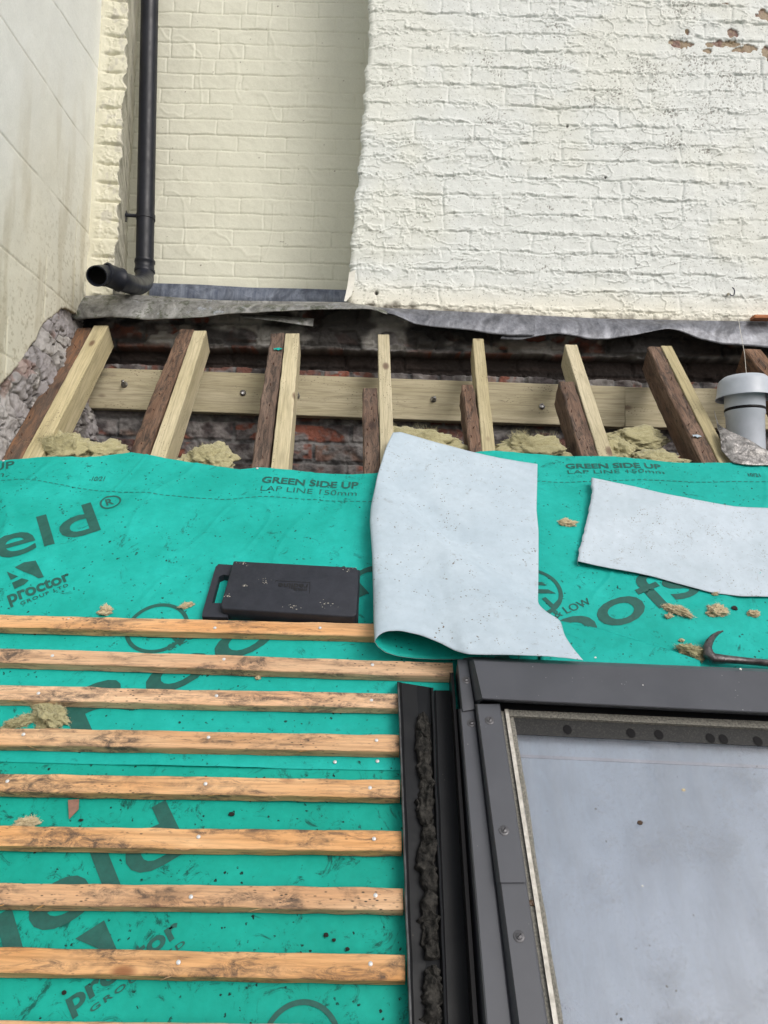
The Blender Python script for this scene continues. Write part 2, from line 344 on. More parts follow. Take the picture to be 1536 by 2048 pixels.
# ------------------------------------------------------------------ painted brick walls
def brick_field(x, z, seed, course=.0752, blen=.228, wander=.006, tilt=0.0):
    """distance to bed joint, distance to perpend, brick id"""
    zz = z-x*tilt+(fbm(x*6, z*6, seed)-.5)*wander*2+(fbm(x*28, z*28, seed+5)-.5)*wander*.9
    xx = x+(fbm(x*7, z*7, seed+9)-.5)*wander*3+(fbm(x*30, z*30, seed+15)-.5)*wander
    row = np.floor(zz/course); fz = zz/course-row; dz = np.minimum(fz, 1-fz)*course
    off = _h(row, row*0, seed+3)*.05+np.mod(row, 2)*blen*.5
    hdr = _h(row, row*0+4, seed+8) < .22
    L = np.where(hdr, blen*.5, blen)
    bx = (xx+off)/L; bi = np.floor(bx); fx = bx-bi; dx = np.minimum(fx, 1-fx)*L
    return dz, dx, row, bi, fz
def white_relief(x, z):
    wz = (fbm(x*5, z*5, 210, 3)-.5)*.014
    dz, dx, row, bi, fz = brick_field(x, z+wz, 21, .0752, .232, .0105, -.016)
    sd = np.where(fz > .5, fz-1, fz)*.0752                            # signed: + just above a joint, - just below it
    cover = sstep(.42, .62, fbm(x*4, z*6, 40))
    amp = (1-.85*cover)*(.22+.78*sstep(.36, .62, fbm(x*11, z*8, 42)))
    jag = (fbm(x*60, z*60, 46, 3)-.5)*.010
    joint = np.exp(-((sd+jag*.5)/.0042)**2)*.0046*amp+np.exp(-(dx/.0045)**2)*.0034*(.4+.6*amp)*sstep(.36, .50, fbm(x*9, z*9, 77))
    step = (sstep(-.002, .002, sd+jag)-.5)*np.exp(-(sd/.016)**2)*.0032*(.15+.85*sstep(.40, .62, fbm(x*9, z*7, 48)))
    rn = 1-np.abs(2*fbm(x*24+2*fbm(x*9, z*9, 3), z*44, 51, 4)-1); rid = sstep(.84, .99, rn)
    near = np.exp(-((dz-.004)/.012)**2)
    lip = rid*(.0034*near+.0002)
    rn2 = 1-np.abs(2*fbm(x*9+1.5*fbm(x*5, z*5, 6), z*15, 93, 5)-1); swp = sstep(.93, 1.0, rn2)*.0036*sstep(.44, .58, fbm(x*3, z*3, 12))
    bri = (_h(bi, row, 5)-.5)*.0036*amp
    n1 = (fbm(x*9, z*12, 61, 3)-.5)*.0055+(fbm(x*55, z*55, 62, 3)-.5)*.0010
    lump = sstep(.52, .70, fbm(x*26, z*42, 88, 5))*.0031*np.clip(near+cover*.45, 0, 1)
    return -joint+step+lip+swp+bri+n1+lump, cover, dz
def flake_mask(x, z, cx, cz, rx, rz, sd):
    d = np.sqrt(((x-cx)/rx)**2+((z-cz)/rz)**2)+(fbm(x*45, z*45, sd, 4)-.5)*1.5
    return 1-sstep(.82, .90, d)
def nonuni(a, b, c, step, coarse): return np.concatenate([np.arange(a, b, step), np.arange(b, c, coarse)])
# white wall -------------------------------------------------------
zt = on_y(768, 0, WY).z+.06
pl = lambda px, py: on_y(px, py, WY)
edge = [pl(694, 612), pl(698, 545), pl(704, 470), pl(712, 380), pl(722, 290), pl(729, 180), pl(734, 90), pl(738, 0), pl(741, -60)]
ez = [p.z for p in edge]; ex = [p.x for p in edge]
botw = [pl(690, 612), pl(770, 620), pl(900, 630), pl(1060, 638), pl(1300, 647), pl(1536, 652), pl(1900, 665)]
xs = np.concatenate([np.arange(0, 1.62, .0026), np.arange(1.62, 2.2, .02)]); zs = np.concatenate([np.linspace(0, 1, 560), 1+np.arange(1, 16)*.05])
S, Tt = np.meshgrid(xs, zs)
zmin = .80
Z = zmin+Tt*(zt-zmin)
ragged = (fbm(Z*20, Z*0, 5)-.5)*.020+(fbm(Z*90, Z*0, 8)-.5)*.008
X0 = np.interp(Z, ez, ex)+ragged
Xw = X0+S
zb = np.interp(Xw, [p.x for p in botw], [p.z for p in botw])+(fbm(Xw*22, Xw*0, 17)-.5)*.014
Z = np.maximum(Z, zb-.004)*1.0
H, cover, dz = white_relief(Xw, Z)
col = np.ones(Xw.shape+(3,))*np.array([.65, .68, .665])
warm = sstep(.45, .7, fbm(Xw*3, Z*3, 71))[..., None]; col = col*(1-.05*warm*np.array([0, .3, 1.2]))
low = (1-sstep(.0, .16, Z-zb))[..., None]; col = lerp(col, np.array([.80, .75, .60]), low*.6)
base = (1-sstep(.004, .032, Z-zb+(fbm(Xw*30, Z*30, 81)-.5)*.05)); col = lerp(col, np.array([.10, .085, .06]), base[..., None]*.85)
# flaking patches showing brick
fm = np.zeros(Xw.shape)
for i, (px, py, rx, ry) in enumerate([(1358, 88, 26, 9), (1413, 101, 13, 6), (1463, 66, 14, 10), (1450, 88, 42, 8), (1478, 100, 14, 6), (1530, 32, 16, 16), (1534, 103, 10, 18), (1500, 95, 20, 10), (1374, 66, 5, 8), (1452, 9, 12, 3)]):
    p = pl(px, py); k = WY/F*1.05
    fm = np.maximum(fm, flake_mask(Xw, Z, p.x, p.z, rx*k, ry*k, 100+i))
brk = lerp(np.array([.26, .19, .11]), np.array([.17, .085, .06]), sstep(.45, .6, fbm(Xw*30, Z*30, 150))[..., None])
col = lerp(col, brk, fm[..., None]); H = H-fm*.005+fm*(fbm(Xw*70, Z*70, 160)-.5)*.003
# little dark pock marks in clusters, more towards the upper right
p0 = pl(850, 200); clus = np.zeros(Xw.shape)
for px, py, r in [(978, 240, 22), (1000, 150, 14), (1115, 125, 26), (1110, 55, 22), (1180, 205, 18), (1230, 185, 30), (1320, 150, 40), (1280, 135, 30), (1255, 300, 18), (1350, 285, 26), (1400, 130, 50), (1420, 225, 40), (1470, 160, 50), (1108, 498, 12), (960, 525, 10), (1085, 535, 12), (780, 165, 16), (970, 120, 24), (1370, 20, 30), (1410, 300, 18), (1330, 225, 30), (1100, 415, 10)]:
    p = pl(px, py); r = r*WY/F*1.1
    clus = np.maximum(clus, np.exp(-((Xw-p.x)**2+((Z-p.z)*1.5)**2)/(r*r)))
pk = fbm(Xw*210, Z*210, 190, 2)
pock = sstep(.70, .76, pk+clus*.20-.10+sstep(.5, .9, (Xw-p0.x)/1.6)*.01)
col = lerp(col, np.array([.14, .13, .11]), pock[..., None]*.8); H = H-pock*.0012
hole = np.zeros(Xw.shape)
for px, py, r in [(753, 586, 4), (1211, 355, 2.5), (1135, 252, 2.5)]:
    p = pl(px, py); r = r*WY/F; hole = np.maximum(hole, np.exp(-(((Xw-p.x)**2+(Z-p.z)**2)/(r*r))**2))
col = lerp(col, np.array([.03, .025, .02]), hole[..., None]); H = H-hole*.012
fd = np.clip(S/.02, 0, 1); H = H-(1-fd)**2*.012
P = np.stack([Xw, WY-H, Z], -1)
# return face on the left: fold the sheet back into the recess
ret = P[:, :1].copy().repeat(3, 1); ret[:, 0, 1] = CY+.02; ret[:, 1, 1] = CY-.2; ret[:, 2, 1] = WY+.03; ret[..., 0] += .004
P = np.concatenate([ret, P], 1); col = np.concatenate([col[:, :1].repeat(3, 1), col], 1)
ww = link('painted_brick_wall', grid_mesh('painted_brick_wall', P, col, flip=False), wall_white)
tag(ww, 'white painted rough brick wall standing forward on the right, with flaking paint', 'wall')
# cream recessed wall ----------------------------------------------
pc = lambda px, py: on_y(px, py, CY)
cz0 = pc(500, 600).z-.05; cz1 = pc(500, 0).z+.1; cx0 = pc(255, 300).x; cx1 = pc(780, 300).x
xs = np.arange(cx0, cx1+.1, .0033); zs = nonuni(cz0, cz1, cz1+.5, .0033, .05)
Xc, Zc = np.meshgrid(xs, zs)
dz, dx, row, bi, fz = brick_field(Xc, Zc, 33, .0750, .226, .0045, -.018)
thin = sstep(.25, .45, fbm(Xc*6, Zc*6, 41))
H = -np.exp(-(dz/.0040)**2)*.0034*(.35+.65*thin)-np.exp(-(dx/.0034)**2)*.0028*thin
H += sstep(.90, 1.0, 1-np.abs(2*fbm(Xc*20, Zc*34, 91, 3)-1))*.0013*np.exp(-((dz-.008)/.01)**2)
H += (_h(bi, row, 6)-.5)*.0026+(fbm(Xc*10, Zc*12, 11)-.5)*.006+(fbm(Xc*50, Zc*50, 13, 3)-.5)*.0012
H += sstep(.93, 1.0, 1-np.abs(2*fbm(Xc*5, Zc*3, 191, 3)-1))*.0016
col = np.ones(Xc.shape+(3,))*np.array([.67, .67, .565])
col = lerp(col, np.array([.62, .605, .47]), (sstep(cx1-.22, cx1-.06, Xc+(fbm(Xc*5, Zc*5, 2)-.5)*.1)*.2)[..., None])  # right end painted darker, for the shade beside the white wall
col = lerp(col, np.array([.13, .10, .07]), (sstep(.93, .95, fbm(Xc*60, Zc*60, 5, 2))*.8)[..., None])
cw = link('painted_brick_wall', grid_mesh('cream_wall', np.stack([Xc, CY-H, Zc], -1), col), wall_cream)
tag(cw, 'cream painted brick wall set back behind the black downpipe', 'wall')
# pillar (chimney cheek) ------------------------------------------
pz0 = pl(210, 606).z; px1 = pl(243, 300).x
xs = np.arange(LX-.01, px1, .003); zs = nonuni(pz0, zt, zt+.5, .003, .05)
Xp, Zp = np.meshgrid(xs, zs)
def pillar_h(x, z):
    dz, dx, row, bi, fz = brick_field(x, z, 44, .0765, .24, .008)
    h = -np.exp(-(dz/.006)**2)*.010*sstep(.2, .45, fbm(x*9, z*9, 3))+(_h(bi, row, 7)-.5)*.008+(fbm(x*14, z*14, 4)-.5)*.014+(fbm(x*60, z*60, 6, 3)-.5)*.0025
    return h+sstep(.88, .99, 1-np.abs(2*fbm(x*24, z*30, 9, 3)-1))*.003
Hp = pillar_h(Xp, Zp)*sstep(LX+.002, LX+.04, Xp)
rag = (fbm(Zp*26, Zp*0, 66)-.5)*.030*sstep(px1-.06, px1, Xp)
Pp = np.stack([Xp+rag, WY-Hp, Zp], -1)
ys = np.arange(WY+.004, CY+.01, .004); Yr, Zr = np.meshgrid(ys, zs)
Hr = pillar_h(Yr*.6+3, Zr)*.45; Hr *= sstep(WY, WY+.02, Yr)
Pr = np.stack([lerp(px1, on_y(264, 300, CY).x, np.clip((Yr-WY)/(CY-WY), 0, 1))+rag[:, -1:]*np.ones_like(Yr)*(1-.6*sstep(WY, WY+.15, Yr))+Hr, Yr, Zr], -1)
Pa = np.concatenate([Pp, Pr], 1)
col = np.ones(Pa.shape)*np.array([.66, .64, .51]); npx = Xp.shape[1]
peel = sstep(.60, .66, fbm(Pa[..., 1]*30+Pa[..., 0]*30, Pa[..., 2]*18, 31)); col = lerp(col, np.array([.48, .46, .40]), peel[..., None]*.6)
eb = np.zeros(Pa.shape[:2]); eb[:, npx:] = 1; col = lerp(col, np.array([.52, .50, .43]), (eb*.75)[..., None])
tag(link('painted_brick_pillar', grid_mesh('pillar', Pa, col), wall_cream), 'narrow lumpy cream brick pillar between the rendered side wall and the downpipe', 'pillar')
# left rendered wall -----------------------------------------------
lxp = [(129, 614), (117, 620), (103, 634), (92, 642), (81, 656), (75, 668), (72, 678), (62, 692), (55, 703), (47, 718), (40, 728), (30, 738), (24, 746), (15, 752), (8, 762), (0, 772), (-60, 860)]
bl = [on_x(x, y, LX) for x, y in lxp]; by = [p.y for p in bl][::-1]; bz = [p.z for p in bl][::-1]
sl = math.tan(ALPHA)
by = [.3]+by+[WY+.02]; bz = [bz[0]-(by[1]-.3)*sl]+bz+[bz[-1]+.02]
ys = np.concatenate([np.arange(.3, 1.9, .03), np.arange(1.9, WY+.004, .0035)]); ts = np.concatenate([np.linspace(0, 1, 560), [1.1, 1.3]])
Yl, Tl = np.meshgrid(ys, ts); ZB = np.interp(Yl, by, bz)+(fbm(Yl*60, Yl*0, 9)-.5)*.012
ztop = 2.9; Zl = ZB+Tl*(ztop-ZB)
Hl = (fbm(Yl*4, Zl*4, 3)-.5)*.010+(fbm(Yl*40, Zl*40, 4, 3)-.5)*.0012
col = np.ones(Yl.shape+(3,))*np.array([.78, .80, .77])
lowm = (1-sstep(.1, 1.15, Zl-ZB+(fbm(Yl*3, Zl*2, 7)-.5)*.5)); col = lerp(col, np.array([.68, .655, .53]), (lowm*.85)[..., None])
st = sstep(.55, .75, fbm(Yl*16, Zl*2.2, 19))*lowm; col = lerp(col, np.array([.42, .37, .25]), (st*.45)[..., None])
sp_ = sstep(.64, .72, fbm(Yl*90, Zl*90, 29, 3))*(1-sstep(.02, .7, Zl-ZB)); col = lerp(col, np.array([.34, .30, .20]), (sp_*.5)[..., None])
for a, b in [((0, 30), (180, 295)), ((0, 262), (175, 465)), ((0, 490), (150, 620)), ((105, 0), (190, 130)), ((0, 703), (40, 726))]:
    pa, pb = on_x(*a, LX), on_x(*b, LX); zl = pa.z+(Yl-pa.y)*(pb.z-pa.z)/(pb.y-pa.y)+(fbm(Yl*8, Yl*0, 1)-.5)*.006
    g = np.exp(-((Zl-zl)/.0028)**2)*(.35+.65*sstep(.3, .5, fbm(Yl*14, Zl*3, 5))); Hl -= g*.003; col = lerp(col, np.array([.40, .36, .25]), (g*.32)[..., None])
for px, yb in [(86, 640), (9, 760), (150, 540)]:
    yv = on_x(px, yb, LX).y; zt_ = on_x(px, yb-140, LX).z; g = np.exp(-((Yl-yv-(fbm(Zl*9, Zl*0, 2)-.5)*.008)/.0035)**2)*(1-sstep(zt_-.02, zt_, Zl)); Hl -= g*.002; col = lerp(col, np.array([.66, .62, .46]), (g*.6)[..., None])
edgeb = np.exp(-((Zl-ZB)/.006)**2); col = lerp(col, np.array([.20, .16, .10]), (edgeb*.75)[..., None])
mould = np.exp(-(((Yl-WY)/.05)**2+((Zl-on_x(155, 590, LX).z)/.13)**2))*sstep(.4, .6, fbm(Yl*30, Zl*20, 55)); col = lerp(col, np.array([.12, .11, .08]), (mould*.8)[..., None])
P = np.stack([LX+Hl, Yl, Zl], -1)
lead_in = P[:1].copy(); lead_in[..., 0] -= .05; P = np.concatenate([lead_in, P], 0); col = np.concatenate([col[:1]*.4, col], 0)
lw = link('rendered_wall', grid_mesh('rendered_wall', P, col, flip=True), wall_render)
tag(lw, 'smooth cream rendered side wall with scored lines and a broken lower edge', 'wall')
# rubble under it
ys = np.concatenate([np.arange(.3, 1.7, .04), np.arange(1.7, WY+.02, .003)]); ts = np.linspace(0, 1, 210)
Yq, Tq = np.meshgrid(ys, ts); ZBq = np.interp(Yq, by, bz); Zq = ZBq+.03-Tq*.50
cell = fbm(Yq*9, Zq*9, 5)
v1 = np.floor(Yq*7+(fbm(Yq*9, Zq*9, 1)-.5)*2.4); v2 = np.floor(Zq*10+(fbm(Yq*9, Zq*9, 2)-.5)*2.4)
fy_ = np.abs((Yq*7+(fbm(Yq*9, Zq*9, 1)-.5)*2.4)-v1-.5); fz_ = np.abs((Zq*10+(fbm(Yq*9, Zq*9, 2)-.5)*2.4)-v2-.5)
jt = sstep(.40, .47, np.maximum(fy_, fz_))
Hq = (_h(v1, v2, 3)-.5)*.010+(fbm(Yq*6, Zq*6, 6, 2)-.5)*.040+(fbm(Yq*26, Zq*34, 7, 3)-.5)*.014-jt*.005+(fbm(Yq*110, Zq*110, 8, 3)-.5)*.005-sstep(.95, .995, 1-np.abs(2*fbm(Yq*7, Zq*7, 206, 4)-1))*.012
cc = lerp(np.array([.30, .285, .285]), np.array([.56, .54, .52]), fbm(Yq*16, Zq*16, 12)[..., None]*1.2-.1)
cc = lerp(cc, np.array([.22, .20, .23]), (sstep(.5, .75, _h(v1, v2, 11))*.5)[..., None]); cc = lerp(cc, np.array([.10, .09, .08]), (jt*.7)[..., None])
cc = lerp(cc, np.array([.25, .13, .10]), (sstep(.62, .7, fbm(Yq*12, Zq*12, 77))*.5)[..., None])
# the rubble leans outward as it goes down, to the old rafter
off = .0+Tq*.075
P = np.stack([LX-.012+Hq*sstep(0, .08, Tq)+off, Yq, Zq], -1)
link('rubble_footing', grid_mesh('rubble', P, np.clip(cc, 0, 1), flip=False), wall_rubble, lw)
# ------------------------------------------------------------------ raw brick wall behind the rafters
BY = WY+.045
pb = lambda px, py: on_y(px, py, BY)
xs = np.arange(LX-.1, 1.75, .0032); zs = np.arange(.05, 1.20, .0032)
Xb, Zb = np.meshgrid(xs, zs)
Zb = np.minimum(Zb, np.interp(Xb, [pb(200, 606).x, pb(700, 618).x, pb(1536, 655).x], [pb(200, 606).z, pb(700, 618).z, pb(1536, 655).z]))
dz, dx, row, bi, fz = brick_field(Xb, Zb+.02, 55, .0765, .225, .007, -.016)
inb = sstep(.004, .010, np.minimum(dz, dx))
smear = sstep(.46, .56, fbm(Xb*6, Zb*8, 23)); smear = np.maximum(smear, sstep(.52, .58, fbm(Xb*9, Zb*15, 24)))
rnd = _h(bi, row, 9)
brick_c = lerp(np.array([.24, .08, .052]), np.array([.13, .065, .055]), rnd[..., None])
brick_c = lerp(brick_c, np.array([.30, .22, .18]), ((rnd > .88)*1.0*fbm(Xb*15, Zb*15, 7))[..., None])
mort = lerp(np.array([.05, .05, .055]), np.array([.24, .235, .235]), sstep(.25, .75, fbm(Xb*22, Zb*28, 10, 5))[..., None])
k = inb*(1-smear*.9)*(.55+.45*sstep(.35, .5, fbm(Xb*45, Zb*45, 19))); col = lerp(mort, brick_c, k[..., None])
H = inb*.007+smear*.010*fbm(Xb*20, Zb*20, 14)+(fbm(Xb*28, Zb*28, 15)-.5)*.009+(fbm(Xb*80, Zb*90, 16, 4)-.5)*.009+(rnd-.5)*.008
zA = np.interp(Xb, [pb(0, 0).x*0+pb(200, 694).x, pb(1300, 718).x], [pb(200, 694).z, pb(1300, 718).z])
zB = np.interp(Xb, [pb(200, 728).x, pb(1300, 765).x], [pb(200, 728).z, pb(1300, 765).z])
wv = (fbm(Xb*12, Xb*0, 3)-.5)*.014
slot = sstep(zB+wv, zB+wv+.006, Zb)*(1-sstep(zA+wv-.003, zA+wv+.004, Zb))
H = H-slot*.055; col = lerp(col, lerp(np.array([.012, .011, .011]), np.array([.035, .022, .018]), fbm(Xb*3, Zb*60, 8)[..., None]), slot[..., None])
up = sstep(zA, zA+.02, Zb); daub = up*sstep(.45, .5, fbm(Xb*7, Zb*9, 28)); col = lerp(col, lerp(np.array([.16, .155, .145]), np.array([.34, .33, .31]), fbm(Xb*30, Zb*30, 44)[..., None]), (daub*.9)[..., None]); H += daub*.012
top_dark = sstep(.38, .52, fbm(Xb*5, Zb*7, 61))*up; col = lerp(col, np.array([.02, .018, .018]), (top_dark*.92)[..., None])  # near-black patches over the brick above the slot
bw = link('brick_wall', grid_mesh('brick_wall', np.stack([Xb, BY-H, Zb], -1), np.clip(col, 0, 1)), wall_raw)
tag(bw, 'dark unpainted brick wall with grey mortar daubs behind the bare rafters', 'wall')
# ------------------------------------------------------------------ beams
def beam(name, A, B, up, wd, dp, mat, parent=None, seg=40, jit=.0012, side=0.0, vertical_end=False, cs=.003):
    """top face centreline A->B, width wd across, depth dp down; local X runs along the timber"""
    A, B = Vector(A), Vector(B); x = (B-A).normalized(); z = (Vector(up)-x*x.dot(Vector(up))).normalized(); y = z.cross(x)
    L = (B-A).length; vs = []; fs = []
    prof = [(-wd/2+cs, 0), (wd/2-cs, 0), (wd/2, -cs), (wd/2, -dp+cs), (wd/2-cs, -dp), (-wd/2+cs, -dp), (-wd/2, -dp+cs), (-wd/2, -cs)]
    pr = []
    for i in range(8):                       # extra points on the faces
        a, b = prof[i], prof[(i+1) % 8]; pr.append(a)
        if i in (0, 2, 4, 6):
            for q in (.25, .5, .75): pr.append((a[0]+(b[0]-a[0])*q, a[1]+(b[1]-a[1])*q))
    n_ = len(pr); o = random.uniform(0, 99)
    for i in range(seg+1):
        s = L*i/seg; bow = (mnoise.noise(Vector((s*1.3, o, 0))))*jit*2.2; bow2 = (mnoise.noise(Vector((s*1.3, o, 9))))*jit*2
        for (a, b) in pr:
            d = mnoise.noise_vector(Vector((s*18, a*60+o, b*60)))*jit
            xx = s
            if vertical_end and i == seg: xx = s
            vs.append(Vector((xx, a+bow+d.y, b+bow2+d.z)))
    for i in range(seg):
        for k in range(n_): fs.append((i*n_+k, (i+1)*n_+k, (i+1)*n_+(k+1) % n_, i*n_+(k+1) % n_))
    fs.append(tuple(range(n_))); fs.append(tuple(seg*n_+k for k in range(n_))[::-1])
    me = mesh_from(name, vs, fs); me.materials.append(mat)
    bm = bmesh.new(); bm.from_mesh(me); bmesh.ops.recalc_face_normals(bm, faces=bm.faces); bm.to_mesh(me); bm.free()
    me.polygons.foreach_set('use_smooth', [True]*len(me.polygons))
    try: me.set_sharp_from_angle(angle=R(35))
    except Exception: pass
    ob = bpy.data.objects.new(name, me); COL.objects.link(ob)
    mt = Matrix((x, y, z)).transposed().to_4x4(); mt.translation = A
    ob.matrix_world = mt
    if parent: ob.parent = parent
    return ob
# nail meshes shared by every copy
m = MB(); m.lathe((0, 0, 0), (0, 0, 1), [(.0001, .0012), (.0033, .0010), (.0037, .0004), (.0037, -.0005)], 12); nail_me = mesh_from('nail', m.v, m.f, True); nail_me.materials.append(white_nail)
m = MB(); m.tube([(0, 0, -.004), (.001, 0, .004), (.003, .001, .009)], [.0014, .0013, .001], 6); stub_me = mesh_from('nail_stub', m.v, m.f); stub_me.materials.append(rusty)
def put_nail(ob, wpt, me=nail_me, name='nail', rz=0):
    o = bpy.data.objects.new(name, me); COL.objects.link(o); o.parent = ob
    lp = ob.matrix_world.inverted() @ Vector(wpt); o.location = (lp.x, lp.y, .0008 if me is nail_me else .001); o.rotation_euler = (0, 0, rz); return o
# ------------------------------------------------------------------ rafters
def rafter(pl_t, pr_t, pl_b, pr_b, mat, label, name, group, h=-.007, depth=.088, ext=.45, extt=.02, old=False):
    A = (on_roof(*pl_b, h)+on_roof(*pr_b, h))/2; B = (on_roof(*pl_t, h)+on_roof(*pr_t, h))/2
    wd = ((on_roof(*pr_b, h)-on_roof(*pl_b, h)).x+(on_roof(*pr_t, h)-on_roof(*pl_t, h)).x)/2
    d = (B-A).normalized(); A = A-d*ext; B = B+d*extt
    ob = beam(name, A, B, NR, wd, depth, mat, seg=60, jit=.0035 if old else .0010, cs=.004 if old else .002)
    tag(ob, label, 'rafter', group); return ob
GN, GO = 'new pale rafters', 'old dark rafters'
hp = -.003
newr = [
 ((184, 657), (214, 655), (41, 919), (88, 905), 'new pale rafter nearest the rendered side wall, leftmost of the new ones'),
 ((387, 668), (410, 666), (297, 913), (333, 915), 'new pale rafter with a rough waney edge, second from the side wall'),
 ((571, 672), (597, 672), (540, 935), (577, 937), 'new pale rafter with round knots, left of the rafter the folded white sheet touches'),
 ((756, 674), (779, 674), (761, 909), (789, 905), 'new pale rafter running down behind the top corner of the folded white sheet'),
 ((946, 682), (968, 682), (963, 899), (990, 901), 'new pale rafter just right of the folded white sheet, beside a short old stub'),
 ((1131, 694), (1157, 696), (1199, 914), (1228, 915), 'new pale rafter beside the brown stub, second from the grey vent'),
 ((1326, 696), (1346, 698), (1436, 923), (1467, 925), 'new pale rafter nearest the grey vent pipe, pressed against a long old rafter')]
for a, b, c, d, lab in newr: rafter(a, b, c, d, new_wood, lab, 'rafter', GN, depth=.090)
oldr = [
 ((150, 661), (184, 657), (4, 919), (41, 919), 'long weathered old rafter with orange patches against the rubble', orange_wood),
 ((353, 664), (386, 666), (264, 910), (297, 912), 'long dark old rafter left of the rough waney new rafter', old_wood),
 ((541, 672), (568, 672), (504, 934), (540, 935), 'long dark old rafter with a green membrane scrap near its top', old_wood),
 ((728, 776), (757, 776), (728, 946), (762, 944), 'short broken old rafter stub left of the folded white sheet', old_wood),
 ((922, 771), (947, 768), (937, 899), (963, 899), 'short blackened old rafter stub rising behind the folded white sheet', old_wood),
 ((1119, 762), (1148, 765), (1158, 912), (1197, 913), 'short old rafter stub with a brown side, standing between the white sheets', old_wood),
 ((1299, 698), (1326, 698), (1403, 921), (1437, 923), 'long deep old rafter with a brown side, nearest the grey vent pipe', old_wood),
 ((1492, 702), (1530, 704), (1600, 850), (1640, 850), 'old mottled rafter behind the grey vent cap at the frame edge', old_wood)]
olds = []
for i, (a, b, c, d, lab, mt) in enumerate(oldr):
    o = rafter(a, b, c, d, mt, lab, 'rafter', GO, h=-.010, depth=.088 if i < 5 else .098, old=True, extt=.02 if i in (0, 1, 2, 6, 7) else .0, ext=.45 if i != 3 else .3)
    olds.append(o)
    for k in range(7):
        q = (k+.3+random.random()*.5)/7.4; px = lerp(c[0]+6, a[0]+5, q)+random.uniform(0, 18); py = lerp(c[1], a[1], q)
        put_nail(o, on_roof(px, py, -.010), stub_me, 'nail_stub', random.uniform(0, 6))
def scrap(px, py, h, sx, sy, mat, name, label, cat, rot=0, lift=.004):
    u, t = uv_roof(px, py, h); vs = []; nx, ny = 7, 5; 
    for k in range(2):
        for j in range(ny):
            for i in range(nx):
                a = (i/(nx-1)-.5)*sx*(1-.5*abs(j/(ny-1)-.5)); b = (j/(ny-1)-.5)*sy+math.sin(i*1.7)*sy*.12
                uu = a*math.cos(rot)-b*math.sin(rot); tt = a*math.sin(rot)+b*math.cos(rot)
                vs.append(RP(u+uu, t+tt, h+.001+lift*(.5+.5*math.sin(i*1.3+j))-(k*.0012)))
    fs = []
    for j in range(ny-1):
        for i in range(nx-1):
            q = j*nx+i; fs.append((q, q+1, q+nx+1, q+nx)); p = q+nx*ny; fs.append((p, p+nx, p+nx+1, p+1))
    return tag(link(name, mesh_from(name, vs, fs, True), mat), label, cat)
scrap(556, 699, -.004, .034, .012, green, 'membrane_scrap', 'tiny green scrap stuck near the top of a dark old rafter', 'scrap', .1)
scrap(1393, 873, -.004, .030, .010, white_m, 'membrane_scrap', 'tiny pale scrap on the long old rafter beside the vent', 'scrap', -.1)
# ------------------------------------------------------------------ ledger plank bolted to the brick (two lengths)
def plank(x0, y0t, y0b, x1, y1t, y1b, label):
    YL = BY-.052
    a = on_y(x0, y0t, YL); b = on_y(x1, y1t, YL); hgt = ((a-on_y(x0, y0b, YL)).z+(b-on_y(x1, y1b, YL)).z)/2
    ob = beam('ledger_plank', a+Vector((0, 0, -hgt/2)), b+Vector((0, 0, -hgt/2)), (0, -1, 0), hgt, .046, new_wood, seg=60, jit=.0008, cs=.002)
    return tag(ob, label, 'plank', 'ledger planks')
lp1 = plank(150, 734, 816, 1249, 773, 853, 'long pale plank bolted flat along the brick wall behind the rafters')
lp2 = plank(1250, 774, 853, 1700, 782, 862, 'shorter pale plank butted to the long one, reaching behind the vent')
def bolt(px, py, r=.007, L=.028):
    YL = BY-.052; c = on_y(px, py, YL); b_ = bpy.data.objects.new
    m = MB(); m.lathe(c, (0.15, -1, .1), [(.012, 0), (.012, .002), (r, .002), (r, .004), (.0062, .0045), (.0062, L), (.0001, L+.001)], 12)
    me = mesh_from('bolt', m.v, m.f, True); me.materials.append(steel)
    o = bpy.data.objects.new('bolt', me); COL.objects.link(o); o.parent = lp1; o.matrix_parent_inverse = lp1.matrix_world.inverted(); return o
for px, py, L in [(249, 769, .034), (594, 792, .030), (867, 799, .022)]: bolt(px, py, L=L)
bolt(486, 786, L=.004); bolt(1084, 813, L=.004)
# ------------------------------------------------------------------ unseen boards added under the sheet to stop light leaking in from below
m = MB(); u0, t0 = uv_roof(0, 900, -.1)
m.box(RP(.1, (uv_roof(768, 905)[1]+-.9)/2-.06, -.115), XR*1.9, TR*((uv_roof(768, 905)[1]+.9)/2), NR*.006); tag(m.build('roof_light_stop', board_m), kind='structure')
m = MB(); m.box((.1, 2.44, -.02), XR*1.9, (0, .36, 0), (0, 0, .01)); tag(m.build('loft_light_stop', board_m), kind='structure')
